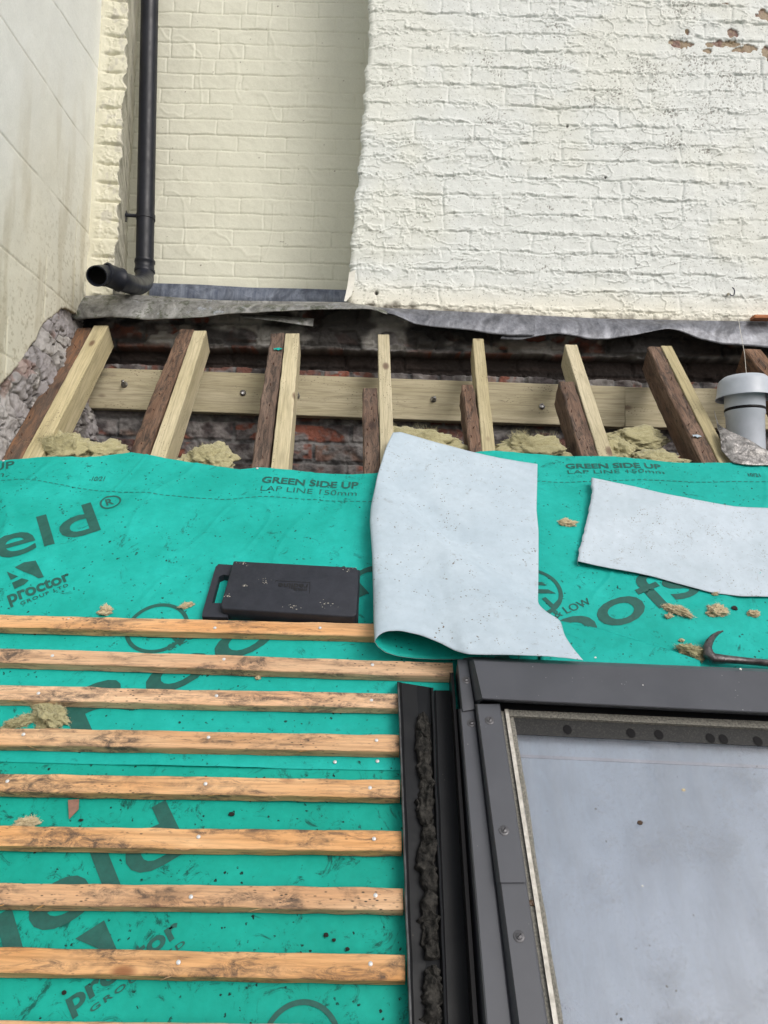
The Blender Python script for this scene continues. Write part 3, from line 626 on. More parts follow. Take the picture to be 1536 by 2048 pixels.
# ------------------------------------------------------------------ green membrane
top_poly = [(-300, 930), (0, 922), (75, 915), (170, 915), (240, 908), (262, 906), (330, 919), (400, 930), (480, 941), (515, 936), (620, 942), (700, 947), (752, 946), (860, 915), (960, 902), (1020, 904), (1100, 909), (1200, 914), (1260, 920), (1340, 925), (1440, 926), (1536, 929), (1800, 935)]
tp = [uv_roof(x, y, .004) for x, y in top_poly]; tu = [a[0] for a in tp]; tt_ = [a[1] for a in tp]
TB1 = uv_roof(300, 1236, .0)[1]                      # slope position of the first batten
def sheet_h(u, t):
    u = np.asarray(u, float); t = np.asarray(t, float)
    free = sstep(TB1-.03, TB1+.12, t)
    win = sstep(.12, .3, u)*0
    sag = -(1-np.cos((u+1.02)*2*math.pi/.345))*.0016
    wr = (fbm(u*3+t*1.5, t*2.2, 5, 3)-.5)*.016+(fbm(u*8, t*5, 8, 3)-.5)*.006
    cr1 = sstep(.93, 1.0, 1-np.abs(2*fbm(u*2.2+t*1.1, t*1.6-u*.6, 301, 2)-1))*.0050*sstep(.40, .6, fbm(u*2, t*2, 33))
    cr1 = cr1+sstep(.90, 1.0, 1-np.abs(2*fbm(u*5.5-t*2, t*3+u, 311, 2)-1))*.0022
    fold = cr1+np.exp(-((u-.95*(t-1.62)+.62)/.028)**2)*.004
    lay = .003*sstep(-.95, -.90, u)*0
    return .001+.004*free+(sag+wr*.9+fold)*(.22+.78*free)-.002*(1-free)
def sh(u, t): return float(sheet_h(np.array([u]), np.array([t]))[0])
lap = [uv_roof(x, y, .0) for x, y in [(-200, 1519), (0, 1523), (200, 1529), (400, 1534), (600, 1538), (800, 1541), (1000, 1545), (1900, 1560)]]
us = np.arange(-1.45, 1.75, .005)
nt_ = 230; V, U = np.meshgrid(np.linspace(0, 1, nt_), us, indexing='ij')
tlo = np.interp(U, [a[0] for a in lap], [a[1] for a in lap])+(fbm(U*6, U*0, 4)-.5)*.004; thi = np.interp(U, tu, tt_)+(fbm(U*30, U*0, 6)-.5)*.003
T_ = tlo+(thi-tlo)*V; Hs = sheet_h(U, T_)+.0016
Hs += np.exp(-((T_-thi)/.02)**2)*.004*(fbm(U*9, U*0, 2)-.3)
Hs -= sstep(.006, .0, T_-tlo)*.0006
Hs += np.exp(-((T_-tlo)/.03)**2)*.004*sstep(.5, .75, fbm(U*3.2, U*0, 77))
def roof_pts(U, T_, H): return np.stack([P0.x+U, P0.y+T_*TR.y+H*NR.y, P0.z+T_*TR.z+H*NR.z], -1)
mem = link('roof_membrane', grid_mesh('roof_membrane', roof_pts(U, T_, Hs), None), green, origin=P0)
mem.location = P0
mem2_V, mem2_U = np.meshgrid(np.linspace(-.75, 1, 160), us, indexing='ij'); T2 = mem2_V*0+np.interp(mem2_U, [a[0] for a in lap], [a[1] for a in lap])+.12; T2 = np.where(True, lerp(uv_roof(768, 2500)[1], T2, (mem2_V+.75)/1.75), 0)
mem2 = link('roof_membrane', grid_mesh('roof_membrane_low', roof_pts(mem2_U, T2, sheet_h(mem2_U, T2)-.0012), None), green_low, origin=P0)
for o in (mem, mem2):       # object axes in the roof plane so that texture lies flat on it
    rot = Matrix((XR, TR, NR)).transposed().to_4x4(); rot.translation = P0
    o.data.transform(rot.inverted() @ Matrix.Translation(P0)); o.matrix_world = rot
tag(mem, 'upper green roofing membrane printed with large dark lettering, lapped over the lower one', 'roofing membrane', 'green roof membranes')
tag(mem2, 'lower dirtier green membrane under the lower battens', 'roofing membrane', 'green roof membranes')
# ---- printed lettering (flat print following the sheet)
def to_sheet(bm, parent, off, name='printed_text'):
    """bm vertices: x=u, y=t ; cut on a grid and lay on the sheet"""
    if not bm.verts: return
    xs_ = [v.co.x for v in bm.verts]; ys_ = [v.co.y for v in bm.verts]; st_ = .01
    for k in np.arange(math.floor(min(xs_)/st_)*st_, max(xs_), st_):
        bmesh.ops.bisect_plane(bm, geom=bm.verts[:]+bm.edges[:]+bm.faces[:], plane_co=(k, 0, 0), plane_no=(1, 0, 0))
    for k in np.arange(math.floor(min(ys_)/st_)*st_, max(ys_), st_):
        bmesh.ops.bisect_plane(bm, geom=bm.verts[:]+bm.edges[:]+bm.faces[:], plane_co=(0, k, 0), plane_no=(0, 1, 0))
    bm.verts.ensure_lookup_table()
    uu = np.array([v.co.x for v in bm.verts]); tt = np.array([v.co.y for v in bm.verts]); hh = sheet_h(uu, tt)+off
    for v, h in zip(bm.verts, hh): v.co = Vector((v.co.x, v.co.y, h))
    bmesh.ops.recalc_face_normals(bm, faces=bm.faces)
    me = bpy.data.meshes.new(name); bm.to_mesh(me); bm.free(); me.materials.append(ink)
    o = bpy.data.objects.new(name, me); COL.objects.link(o); o.parent = parent; return o
def text_bm(s, bold=0.0, spacing=1.0):
    c = bpy.data.curves.new('t', 'FONT'); c.body = s; c.size = 1; c.offset = bold; c.space_character = spacing; c.resolution_u = 4
    o = bpy.data.objects.new('t', c); COL.objects.link(o); bpy.context.view_layer.update()
    me = bpy.data.meshes.new_from_object(o.evaluated_get(bpy.context.evaluated_depsgraph_get()))
    bm = bmesh.new(); bm.from_mesh(me); bpy.data.objects.remove(o); bpy.data.curves.remove(c); bpy.data.meshes.remove(me); return bm
def print_text(s, a, b, top, parent, off=.0028, bold=.0, spacing=1.0, cap=.72, name='printed_text', hscale=1.0, ref=None):
    A = Vector(uv_roof(*a)); B = Vector(uv_roof(*b)); Tp = Vector(uv_roof(*top)); e1 = (B-A).normalized(); e2 = Vector((-e1.y, e1.x))
    ht = (Tp-A).dot(e2)*hscale
    if ref: ht = (Vector(uv_roof(*ref[1]))-Vector(uv_roof(*ref[0]))).dot(e2)
    bm = text_bm(s, bold, spacing); x0 = min(v.co.x for v in bm.verts); x1 = max(v.co.x for v in bm.verts)
    sx = (B-A).length/(x1-x0); sy = ht/cap
    for v in bm.verts:
        p = A+e1*((v.co.x-x0)*sx)+e2*(v.co.y*sy); v.co = Vector((p.x, p.y, 0))
    return to_sheet(bm, parent, off, name)
def print_poly(polys, parent, off=.0028, name='printed_mark', px=True):
    bm = bmesh.new()
    for pts in polys:
        q = [uv_roof(*p) if px else p for p in pts]; bm.faces.new([bm.verts.new((a, b, 0)) for a, b in q])
    bmesh.ops.triangulate(bm, faces=bm.faces); return to_sheet(bm, parent, off, name)
def print_ring(cx, cy, rpx, parent, wd=.13, off=.0028, name='printed_emblem', inner=True):
    c = Vector(uv_roof(cx, cy)); r = abs(uv_roof(cx+rpx, cy)[0]-c.x); bm = bmesh.new(); n_ = 56; vo = []; vi = []
    for k in range(n_):
        an = 2*math.pi*k/n_; d = Vector((math.cos(an), math.sin(an))); vo.append(bm.verts.new((*(c+d*r), 0))); vi.append(bm.verts.new((*(c+d*r*(1-wd)), 0)))
    for k in range(n_): bm.faces.new((vo[k], vo[(k+1) % n_], vi[(k+1) % n_], vi[k]))
    if inner:
        k_ = rpx/64.0
        for pts in ([(-42, -19), (22, -18), (33, -11), (-36, -12)], [(-52, -4), (35, -3), (51, 5), (-46, 5)], [(-30, 12), (8, 14), (14, 20), (-20, 20)], [(23, 15), (30, 12), (46, 26), (58, 14), (60, 20), (46, 37)]):
            bm.faces.new([bm.verts.new((*uv_roof(cx+x*k_, cy+y*k_), 0)) for x, y in pts])
    return to_sheet(bm, parent, off, name)
print_text('GREEN SIDE UP', (523, 969), (716, 977), (523, 957), mem, bold=.028, cap=.70)
print_text('LAP LINE 150mm', (521, 985), (713, 992), (521, 975), mem, bold=-.006, cap=.70)
print_text('GREEN SIDE UP', (1132, 937), (1322, 943), (1132, 928), mem, bold=.028, cap=.70)
print_text('LAP LINE 150mm', (1136, 948), (1328, 953), (1136, 941), mem, bold=-.006, cap=.70)
print_text('UP', (-14, 946), (30, 938), (-16, 932), mem, bold=.02); print_text('mm', (-40, 961), (8, 957), (-42, 950), mem, bold=-.005)
print_text('10/21', (183, 963), (208, 963), (182, 954), mem, bold=.012); print_text('10/21', (1496, 957), (1520, 958), (1495, 950), mem, bold=.012)
print_text('shield', (-225, 1196), (203, 1063), (-253, 1135), mem, bold=.012, cap=.74, ref=((69, 1107), (41, 1046)))
print_text('Roofshield', (150, 1478), (1045, 1035), (115, 1410), mem, bold=.012, cap=.74, ref=((245, 1440), (205, 1362)))
print_text('Roofs', (1010, 1345), (1405, 1185), (985, 1292), mem, bold=.012, cap=.74, ref=((1300, 1232), (1240, 1168)))
print_text('hield', (-150, 2010), (378, 1698), (-185, 1925), mem2, bold=.012, cap=.74, off=.0004, ref=((363, 1705), (305, 1604)))
print_text('R', (214, 1014), (229, 1010), (209, 1002), mem, bold=.03); print_ring(222, 1007, 21, mem, .18, inner=False)
k9 = lambda L: [(x/9.6, 1120+y/9.6) for x, y in L]
print_poly([k9([(305, 190), (480, 95), (700, 45), (855, 355), (760, 385)]), k9([(155, 275), (370, 355), (225, 425)]), k9([(248, 480), (440, 395), (575, 440), (490, 520), (300, 600)])], mem)
print_text('proctor', (20, 1210), (144, 1163), (26, 1190), mem, bold=.03, cap=.54, ref=((141, 1165), (136, 1149)))
print_text('GROUP LTD', (43, 1213), (139, 1177), (41, 1203), mem, bold=.02, spacing=1.3, ref=((137, 1174), (135.3, 1168)))
print_poly([[(150, 1877), (208, 1840), (236, 1905), (232, 1912)]], mem2, off=.0004)
print_text('proctor', (140, 2025), (365, 1864), (148, 2000), mem2, bold=.03, cap=.54, off=.0004, ref=((150, 2010), (137, 1984)))
print_text('GROUP LTD', (182, 2026), (372, 1888), (172, 2022), mem2, bold=.02, spacing=1.3, off=.0004, ref=((246, 1970), (242, 1960)))
print_ring(315, 1257, 63, mem); print_ring(1060, 1186, 64, mem); print_ring(602, 2092, 82, mem2, off=.0004)
print_text('& LOW', (338, 1303), (425, 1258), (220, 1328), mem, bold=.01, ref=((370, 1290), (365, 1279))); print_text('& LOW', (1112, 1238), (1184, 1209), (1024, 1262), mem, bold=.01, ref=((1180, 1212), (1172, 1199)))
# dashed lap line
def dashes(poly, parent):
    bm = bmesh.new(); pts = [Vector(uv_roof(*p)) for p in poly]; w_ = .0011
    xs_ = [p.x for p in pts]; ys_ = [p.y for p in pts]; x = xs_[0]
    while x < xs_[-1]:
        y0 = np.interp(x, xs_, ys_); y1 = np.interp(x+.011, xs_, ys_)
        bm.faces.new([bm.verts.new(v) for v in ((x, y0-w_, 0), (x+.011, y1-w_, 0), (x+.011, y1+w_, 0), (x, y0+w_, 0))]); x += .017
    me_o = to_sheet_line(bm, parent); return me_o
def to_sheet_line(bm, parent):
    uu = np.array([v.co.x for v in bm.verts]); tt = np.array([v.co.y for v in bm.verts]); hh = sheet_h(uu, tt)+.0028
    for v, h in zip(bm.verts, hh): v.co.z = h
    me = bpy.data.meshes.new('lap_line'); bm.to_mesh(me); bm.free(); me.materials.append(ink); o = bpy.data.objects.new('lap_line', me); COL.objects.link(o); o.parent = parent; return o
dashes([(-60, 970), (0, 966), (40, 962), (75, 964), (190, 983), (300, 992), (400, 999), (450, 1001), (520, 996), (600, 1000), (740, 1004), (830, 990), (1078, 965), (1240, 965), (1536, 968), (1600, 969)], mem)
# ------------------------------------------------------------------ battens
BG = 'roofing battens across the green membrane'
bt = [
 ((0, 1229), (752, 1247), 'top batten, orange, with the black block resting against it', [(137, 1239), (430, 1256), (640, 1256)], (752, 1247)),
 ((0, 1297), (905, 1324), 'longest batten, second from the top, running under the curled white sheet', [(105, 1312), (448, 1319), (745, 1330)], None),
 ((0, 1370), (796, 1388), 'third batten down, first to stop at the metal flashing', [(77, 1387), (433, 1392), (743, 1401)], None),
 ((0, 1456), (798, 1470), 'batten with a dark stain and insulation tufts lying above it', [(47, 1469), (417, 1475), (753, 1481)], None),
 ((0, 1547), (800, 1559), 'heavily blackened batten just below the membrane lap', [(15, 1563), (411, 1568), (740, 1576)], None),
 ((0, 1650), (803, 1661), 'cleanest bright orange batten with one knot, third from the bottom of the full ones', [(397, 1674), (748, 1678)], None),
 ((0, 1764), (806, 1777), 'batten with long curving grain lines and a round knot', [(382, 1794), (751, 1791)], None),
 ((0, 1895), (810, 1909), 'worn pale batten with dark bark patches, lowest fully visible one', [(357, 1925), (741, 1928)], None),
 ((0, 2041), (813, 2052), 'batten just showing at the bottom edge of the frame', [(330, 2070)], None)]
for i, (a, b, lab, nails, _) in enumerate(bt):
    H_ = .0255; A = on_roof(*a, H_); B = on_roof(*b, H_); d = (B-A).normalized(); A = A-d*.32
    wd = .0365+random.uniform(-.001, .0015)
    A = A-TR*wd/2; B = B-TR*wd/2
    ob = beam('roofing_batten', A, B, NR, wd, .0235, bat_wood, seg=90, jit=.0017, cs=.0016)
    tag(ob, lab, 'batten', BG)
    for p in nails: put_nail(ob, on_roof(*p, H_))
    for k in range(random.randint(2, 4)):     # torn splinters on the lower edge
        q = random.uniform(.25, .97); s_ = A.lerp(B, q)-TR*(wd/2)-NR*.001; L_ = random.uniform(.01, .03)
        mm = MB(); e_ = s_+XR*L_*random.choice((-1, 1))-TR*random.uniform(.002, .010)+NR*random.uniform(-.004, .003); mm.tube([s_, (s_+e_)/2+NR*.002, e_], [.0006, .0005, .0002], 4)
        me = mesh_from('splinter', mm.v, mm.f); me.materials.append(bat_wood); so = bpy.data.objects.new('splinter', me); COL.objects.link(so); so.parent = ob; so.matrix_parent_inverse = ob.matrix_world.inverted()
# ------------------------------------------------------------------ pale sheets
def coons(top, bot, left, right, n=60, m_=60):
    """each: list of (px,py,h); returns arrays of (u,t,h)"""
    def samp(L, k):
        L = [np.array([*uv_roof(a, b, h), h]) for a, b, h in L]; d = [0]
        for i in range(1, len(L)): d.append(d[-1]+np.linalg.norm(L[i]-L[i-1]))
        d = np.array(d)/d[-1]; q = np.linspace(0, 1, k); A_ = np.array(L)
        o = np.stack([np.interp(q, d, A_[:, c]) for c in range(3)], -1)
        for _ in range(2):                      # light smoothing keeps ends
            o[1:-1] = (o[:-2]+2*o[1:-1]+o[2:])/4
        return o
    T, B, L, Rr = samp(top, m_), samp(bot, m_), samp(left, n), samp(right, n)
    s = np.linspace(0, 1, m_)[None, :, None]; t = np.linspace(0, 1, n)[:, None, None]
    C = (1-t)*T[None]+t*B[None]+(1-s)*L[:, None]+s*Rr[:, None]-((1-s)*(1-t)*T[0]+s*(1-t)*T[-1]+(1-s)*t*B[0]+s*t*B[-1])
    return C
def two_sided(name, C, mats, thick=.0009):
    P = roof_pts(C[..., 0], C[..., 1], C[..., 2]); n_, m_ = P.shape[:2]
    du = np.gradient(P, axis=1); dv = np.gradient(P, axis=0); N = np.cross(dv, du); N /= np.linalg.norm(N, axis=-1, keepdims=True)+1e-12
    s0 = 1.0 if np.mean(N @ np.array(NR)) > 0 else -1.0
    Q = P-N*thick*s0; idx = np.arange(n_*m_).reshape(n_, m_); V = np.concatenate([P.reshape(-1, 3), Q.reshape(-1, 3)]); f = []; mi = []
    for i in range(n_-1):
        for j in range(m_-1):
            a, b, c, d = idx[i, j], idx[i, j+1], idx[i+1, j+1], idx[i+1, j]; f.append((a, d, c, b)); mi.append(0); o = n_*m_; f.append((a+o, b+o, c+o, d+o)); mi.append(1)
    o = n_*m_; rim = list(idx[0, :])+list(idx[1:, -1])+list(idx[-1, -2::-1])+list(idx[-2:0:-1, 0])
    for k in range(len(rim)):
        a, b = rim[k], rim[(k+1) % len(rim)]; f.append((a, b, b+o, a+o)); mi.append(0)
    return link(name, mesh_from(name, V.tolist(), [tuple(int(i) for i in q) for q in f], True, mi), mats)
top = [(786, 865, .040), (800, 864, .038), (860, 880, .030), (930, 900, .022), (1000, 916, .018), (1075, 928, .014)]
left = [(786, 865, .040), (772, 895, .042), (757, 945, .045), (743, 1010, .050), (741, 1040, .052), (746, 1110, .056), (748, 1180, .066), (749, 1240, .078), (751, 1278, .083)]
right = [(1075, 928, .014), (1074, 985, .014), (1073, 1020, .015), (1077, 1060, .016), (1077, 1130, .020), (1076, 1208, .045), (1096, 1226, .060), (1121, 1240, .075), (1129, 1270, .095), (1145, 1295, .112), (1166, 1320, .120)]
bot = [(751, 1278, .083), (758, 1268, .090), (772, 1261, .094), (800, 1260, .095), (840, 1269, .094), (880, 1285, .096), (910, 1301, .103), (935, 1308, .114), (1020, 1309, .126), (1100, 1312, .128), (1140, 1316, .125), (1166, 1320, .120)]
C = coons(top, bot, left, right, 90, 80)
sj = np.linspace(0, 1, 80)[None, :]; ti = np.linspace(0, 1, 90)[:, None]
cr = (ti-(.32+.38*sj)); ridge = np.exp(-(cr/.018)**2)*.007-np.exp(-((cr+.07)/.05)**2)*.009+sstep(-.005, .06, cr)*.018-sstep(.06, .35, cr)*.010
C[..., 2] += ridge*np.sin(math.pi*np.clip(sj, 0, 1))**.6*sstep(0, .1, ti)*(1-sstep(.85, 1, ti))+(fbm(C[..., 0]*7, C[..., 1]*7, 3)-.5)*.006*sstep(0, .05, sj)*(1-sstep(.95, 1, sj))
C[..., 2] -= (1-sstep(-.30, 0, cr))*sstep(-.33, -.1, cr)*0
# soft fold on the left edge, the green face comes back underneath
und = []
prof = [(.30, .035), (.20, .030), (.13, .029), (.085, .030), (.05, .033), (.024, .042), (.008, .058), (.0, .075)]
for du_, hh in prof:
    L0 = C[:, :1].copy(); k = L0[..., 2:3]/.085
    L0[..., 0] += du_*(.04+.30*sstep(.05, .25, ti)+.66*sstep(.4, 1, ti))-.002; L0[..., 2] = np.minimum(L0[..., 2]*.96, np.maximum(hh*L0[..., 2]/.085, .006+.024*(1-sstep(TB1, TB1+.05, L0[..., 1])))); L0[..., 1] -= .012*sstep(.75, 1, ti)*math.sin(math.pi*min(1, du_/.3))
    und.append(L0)
C2 = np.concatenate(und+[C], 1)
ws = two_sided('membrane_offcut', C2, [white_m, green])
tag(ws, 'large pale sheet folded over with its green inside showing at the curled corner', 'sheet', 'pale upside-down membrane pieces')
top = [(1184, 955, .030), (1200, 958, .030), (1300, 980, .022), (1400, 1000, .018), (1470, 1012, .016), (1536, 1015, .014), (1640, 1020, .014)]
left = [(1184, 955, .030), (1185, 985, .028), (1178, 1020, .024), (1170, 1055, .020), (1163, 1085, .018), (1158, 1100, .018), (1155, 1122, .022)]
bot = [(1155, 1122, .022), (1230, 1139, .018), (1300, 1152, .016), (1370, 1172, .012), (1420, 1186, .010), (1480, 1194, .009), (1536, 1194, .009), (1640, 1196, .009)]
right = [(1640, 1020, .014), (1640, 1100, .014), (1640, 1196, .009)]
C = coons(top, bot, left, right, 50, 70); sj = np.linspace(0, 1, 70)[None, :]; ti = np.linspace(0, 1, 50)[:, None]
C[..., 2] += (fbm(C[..., 0]*5, C[..., 1]*5, 31)-.5)*.010+.001; C[..., 0] += (1-sstep(0, .03, sj))*(fbm(C[..., 1]*120, C[..., 1]*0, 3)-.5)*.005
und = []
for du_, hh in [(.16, .004), (.07, .004), (.03, .006), (.010, .010), (.001, .018)]:
    L0 = C[:, :1].copy(); L0[..., 0] += (du_-.002)*(1-.85*sstep(.1, .6, ti)); L0[..., 2] = np.minimum(hh, L0[..., 2]-.002); und.append(L0)
C2 = np.concatenate(und+[C], 1)
tag(two_sided('membrane_offcut', C2, [white_d, green]), 'dirty pale strip of sheet lying on the green at the right frame edge', 'sheet', 'pale upside-down membrane pieces')
# triangular fold of extra membrane above the window
C = coons([(1080, 1236, .006), (1200, 1258, .008), (1240, 1272, .009), (1330, 1298, .008), (1400, 1322, .006)], [(1080, 1330, .006), (1200, 1332, .006), (1330, 1336, .006), (1400, 1340, .006)], [(1080, 1236, .006), (1080, 1330, .006)], [(1400, 1322, .006), (1400, 1340, .006)], 16, 40)
C[..., 2] += (fbm(C[..., 0]*6, C[..., 1]*6, 8)-.5)*.004+.003
tag(two_sided('membrane_patch', C, [green, green]), 'folded triangular green membrane patch above the window hood', 'membrane patch')
# ------------------------------------------------------------------ black kneeling block / tool case
def slab(pxs, h0, h1, r_=.006, mat=tool_black, name='body', parent=None, hole=None, bev=.004):
    """pxs: outline in pixels measured on the top face at h1 -> prism"""
    pts = [uv_roof(*p, h1) for p in pxs]; bm = bmesh.new()
    vt = [bm.verts.new(RP(u, t, h1)) for u, t in pts]; f = bm.faces.new(vt)
    ex_ = bmesh.ops.extrude_face_region(bm, geom=[f]); bmesh.ops.translate(bm, verts=[g for g in ex_['geom'] if isinstance(g, bmesh.types.BMVert)], vec=NR*(h0-h1))
    bmesh.ops.recalc_face_normals(bm, faces=bm.faces)
    if bev: bmesh.ops.bevel(bm, geom=bm.edges[:], offset=bev, segments=3, affect='EDGES', profile=.5)
    me = bpy.data.meshes.new(name); bm.to_mesh(me); bm.free(); me.polygons.foreach_set('use_smooth', [True]*len(me.polygons))
    o = link(name, me, mat, parent)
    try: me.set_sharp_from_angle(angle=R(35))
    except Exception: pass
    return o
tc = thing('kneeling_block', on_roof(580, 1190, .004), 'black plastic block with a moulded grab handle resting above the top batten', 'kneeling pad')
slab([(467, 1121), (712, 1134), (718, 1142), (714, 1228), (706, 1233), (444, 1217), (441, 1209)], .006, .046, parent=tc, name='body')
slab([(468, 1126), (720, 1139), (716, 1238), (442, 1224)], .004, .024, parent=tc, name='base_shell', bev=.003)
def hand_plate():
    hz = .026
    outer = [(437, 1128), (470, 1130), (455, 1235), (404, 1233), (405, 1224), (431, 1134)]
    inner = [(447, 1149), (458, 1151), (449, 1206), (424, 1206), (438, 1153)]
    bm = bmesh.new(); e = []
    for ring in (outer, inner):
        vs = [bm.verts.new(RP(*uv_roof(*p, hz), hz)) for p in ring]; e += [bm.edges.new((vs[i], vs[(i+1) % len(vs)])) for i in range(len(vs))]
    bmesh.ops.triangle_fill(bm, edges=e, use_beauty=True)
    g = bmesh.ops.extrude_face_region(bm, geom=bm.faces[:]); bmesh.ops.translate(bm, verts=[q for q in g['geom'] if isinstance(q, bmesh.types.BMVert)], vec=-NR*.020)
    bmesh.ops.recalc_face_normals(bm, faces=bm.faces); me = bpy.data.meshes.new('handle'); bm.to_mesh(me); bm.free(); return link('handle', me, tool_black, tc)
hand_plate()
# moulded name panel (upside down as it lies)
emb = M_simple('moulded_mark', (.004, .004, .005), None, 80, .5)
def block_text(s, a, b, top_, cap, bold=.02, name='moulded_lettering'):
    hz = .0466; A = Vector(uv_roof(*a, hz)); B = Vector(uv_roof(*b, hz)); e1 = (B-A).normalized(); e2 = Vector((-e1.y, e1.x)); bm = text_bm(s, bold)
    x0 = min(v.co.x for v in bm.verts); x1 = max(v.co.x for v in bm.verts); sx = (B-A).length/(x1-x0); ht = (Vector(uv_roof(*top_, hz))-A).dot(e2)/cap
    for v in bm.verts: p = A+e1*((v.co.x-x0)*sx)+e2*v.co.y*ht; v.co = RP(p.x, p.y, hz)
    me = bpy.data.meshes.new(name); bm.to_mesh(me); bm.free(); return link(name, me, emb, tc)
block_text('redline', (616, 1168), (557, 1166), (616, 1179), .72); block_text('KNEELER', (614, 1177), (587, 1176), (614, 1182), .72)
m = MB(); hz = .0466
for a, b in [((552, 1161), (620, 1165)), ((620, 1165), (619, 1187)), ((552, 1161), (551, 1164))]:
    pa, pb_ = on_roof(*a, hz), on_roof(*b, hz); d = (pb_-pa); s_ = NR.cross(d).normalized()*.0007; m.add([pa-s_, pb_-s_, pb_+s_, pa+s_], [(0, 1, 2, 3)])
m.build('moulded_border', emb, tc)
plaster = M_simple('plaster_splash', (.42, .40, .36), (.30, .28, .24), 300, .95)
def splash(cx, cy, r, hz, parent, mat, n_=14, name='plaster_splash', sd=0):
    rd = random.Random(sd); bm = bmesh.new()
    for k in range(n_):
        u, t = uv_roof(cx+rd.gauss(0, r), cy+rd.gauss(0, r*.45), hz); q = rd.uniform(.0005, .0018); nn = rd.randint(5, 8)
        bm.faces.new([bm.verts.new(RP(u+math.cos(6.283*i/nn)*q*rd.uniform(.6, 1.8), t+math.sin(6.283*i/nn)*q*rd.uniform(.4, 1), hz+.0004)) for i in range(nn)])
    me = bpy.data.meshes.new(name); bm.to_mesh(me); bm.free(); return link(name, me, mat, parent)
for i, (x, y, r) in enumerate([(484, 1128, 7), (584, 1214, 9), (527, 1162, 8), (456, 1192, 4), (698, 1137, 7), (652, 1210, 12), (490, 1172, 3)]): splash(x, y, r*.8, .0462, tc, plaster, 11, sd=i)
# ------------------------------------------------------------------ roof window
rw = thing('roof_window', on_roof(1250, 1700, 0), 'dark grey framed roof window with a pale drawn blind behind dusty glass', 'roof window')
def ruled(name, top_y, bot_y, prof, mat, parent, ext=.35, close=True, jit=0, seg=1):
    """prof: list of (px at top_y, px at bot_y, h); extruded down the slope, ext metres past bot_y"""
    A = [on_roof(a, top_y if not callable(top_y) else top_y(a), h) for a, b, h in prof]; B = [on_roof(b, bot_y, h) for a, b, h in prof]
    B = [b+(b-a).normalized()*ext for a, b in zip(A, B)]; vs = []; n_ = len(prof)
    for i in range(seg+1):
        q = i/seg
        for a, b in zip(A, B):
            p = a.lerp(b, q)
            if jit: p = p+Vector(mnoise.noise_vector(p*22))*jit+Vector(mnoise.noise_vector(p*7))*jit
            vs.append(p)
    fs = [(i*n_+k, i*n_+k+1, (i+1)*n_+k+1, (i+1)*n_+k) for i in range(seg) for k in range(n_-1)]
    if close: fs.append(tuple(range(n_))[::-1])
    me = mesh_from(name, vs, fs); bm = bmesh.new(); bm.from_mesh(me); bmesh.ops.recalc_face_normals(bm, faces=bm.faces)
    bm.to_mesh(me); bm.free(); return link(name, me, mat, parent)
yt = 1500; yb = 1900
def lin(x15, x19, y): return x15+(x19-x15)*(y-1500)/400
def P2(x15, x19, h, ty): return (lin(x15, x19, ty), lin(x15, x19, 2060), h)
# covers
ruled('side_cover', 1418, 2060, [P2(912, 936, .012, 1418), P2(916, 944, .020, 1418), P2(927, 960, .074, 1418), P2(929, 963, .076, 1418), P2(956, 1003, .076, 1418), P2(958, 1005, .074, 1418), P2(961, 1009, .060, 1418)], win_metal, rw)
ruled('inner_cover', 1755, 2060, [P2(958, 1004, .066, 1755), P2(966, 1018, .092, 1755), P2(968, 1020, .094, 1755), P2(1010, 1070, .094, 1755), P2(1012, 1072, .092, 1755), P2(1013, 1074, .066, 1755)], win_metal, rw)
def upper_cover():
    prof = [(958, 1004, .066), (965, 1017, .096), (967, 1019, .098), (1011, 1071, .098), (1013, 1073, .096), (1014, 1075, .066)]
    A = [on_roof(lin(a, b, 1408), 1408, h) for a, b, h in prof]; B = [on_roof(lin(a, b, 1765), 1765, h) for a, b, h in prof]; n_ = len(prof)
    m = MB(); m.add(A+B, [(k, k+1, n_+k+1, n_+k) for k in range(n_-1)]+[tuple(range(n_)), tuple(range(n_, 2*n_))[::-1]]); m.build('inner_cover', win_metal, rw)
upper_cover()
# silver strip, gasket, dirt fringe
ruled('gasket', 1422, 2060, [P2(1011, 1071, .062, 1422), P2(1013, 1073, .070, 1422), P2(1021, 1083, .070, 1422), P2(1022, 1084, .062, 1422)], grit, rw, jit=.0008, seg=60)
ruled('silver_strip', 1418, 2060, [P2(1021, 1083, .062, 1418), P2(1022, 1084, .076, 1418), P2(1029, 1093, .076, 1418), P2(1030, 1094, .064, 1418)], alu, rw)
ruled('dirt_fringe', 1424, 2060, [P2(1030, 1094, .0665, 1424), P2(1036, 1101, .0675, 1424), P2(1039, 1104, .0645, 1424)], grit, rw, jit=.0018, seg=160, close=False)
def quad_slab(name, pxs, h, th, mat, parent, lower_ext=.35, sub=1):
    tl, tr_, br, bl_ = [on_roof(*p, h) for p in pxs]; bl_ = bl_+(bl_-tl).normalized()*lower_ext; br = br+(br-tr_).normalized()*lower_ext
    vs = [tl, tr_, br, bl_]; vs += [v-NR*th for v in vs]; m = MB(); m.add(vs, [(0, 1, 2, 3), (7, 6, 5, 4), (0, 4, 5, 1), (1, 5, 6, 2), (2, 6, 7, 3), (3, 7, 4, 0)]); return m.build(name, mat, parent)
g_o = quad_slab('glass_pane', [(1026, 1424), (1700, 1452), (1760, 2060), (lin(1029, 1093, 2060), 2060)], .064, .004, glass, rw)
quad_slab('blind', [(1000, 1455), (1700, 1490), (1760, 2060), (lin(1000, 1050, 2060), 2060)], .040, .003, blind_m, rw)
hb = quad_slab('blind_line', [(1000, 1507), (1700, 1538), (1700, 1544), (1000, 1513)], .0415, .002, M_simple('pale_line_fabric', (.42, .44, .52), None, 20, .7), rw, lower_ext=0)  # thin paler line lying across the blind
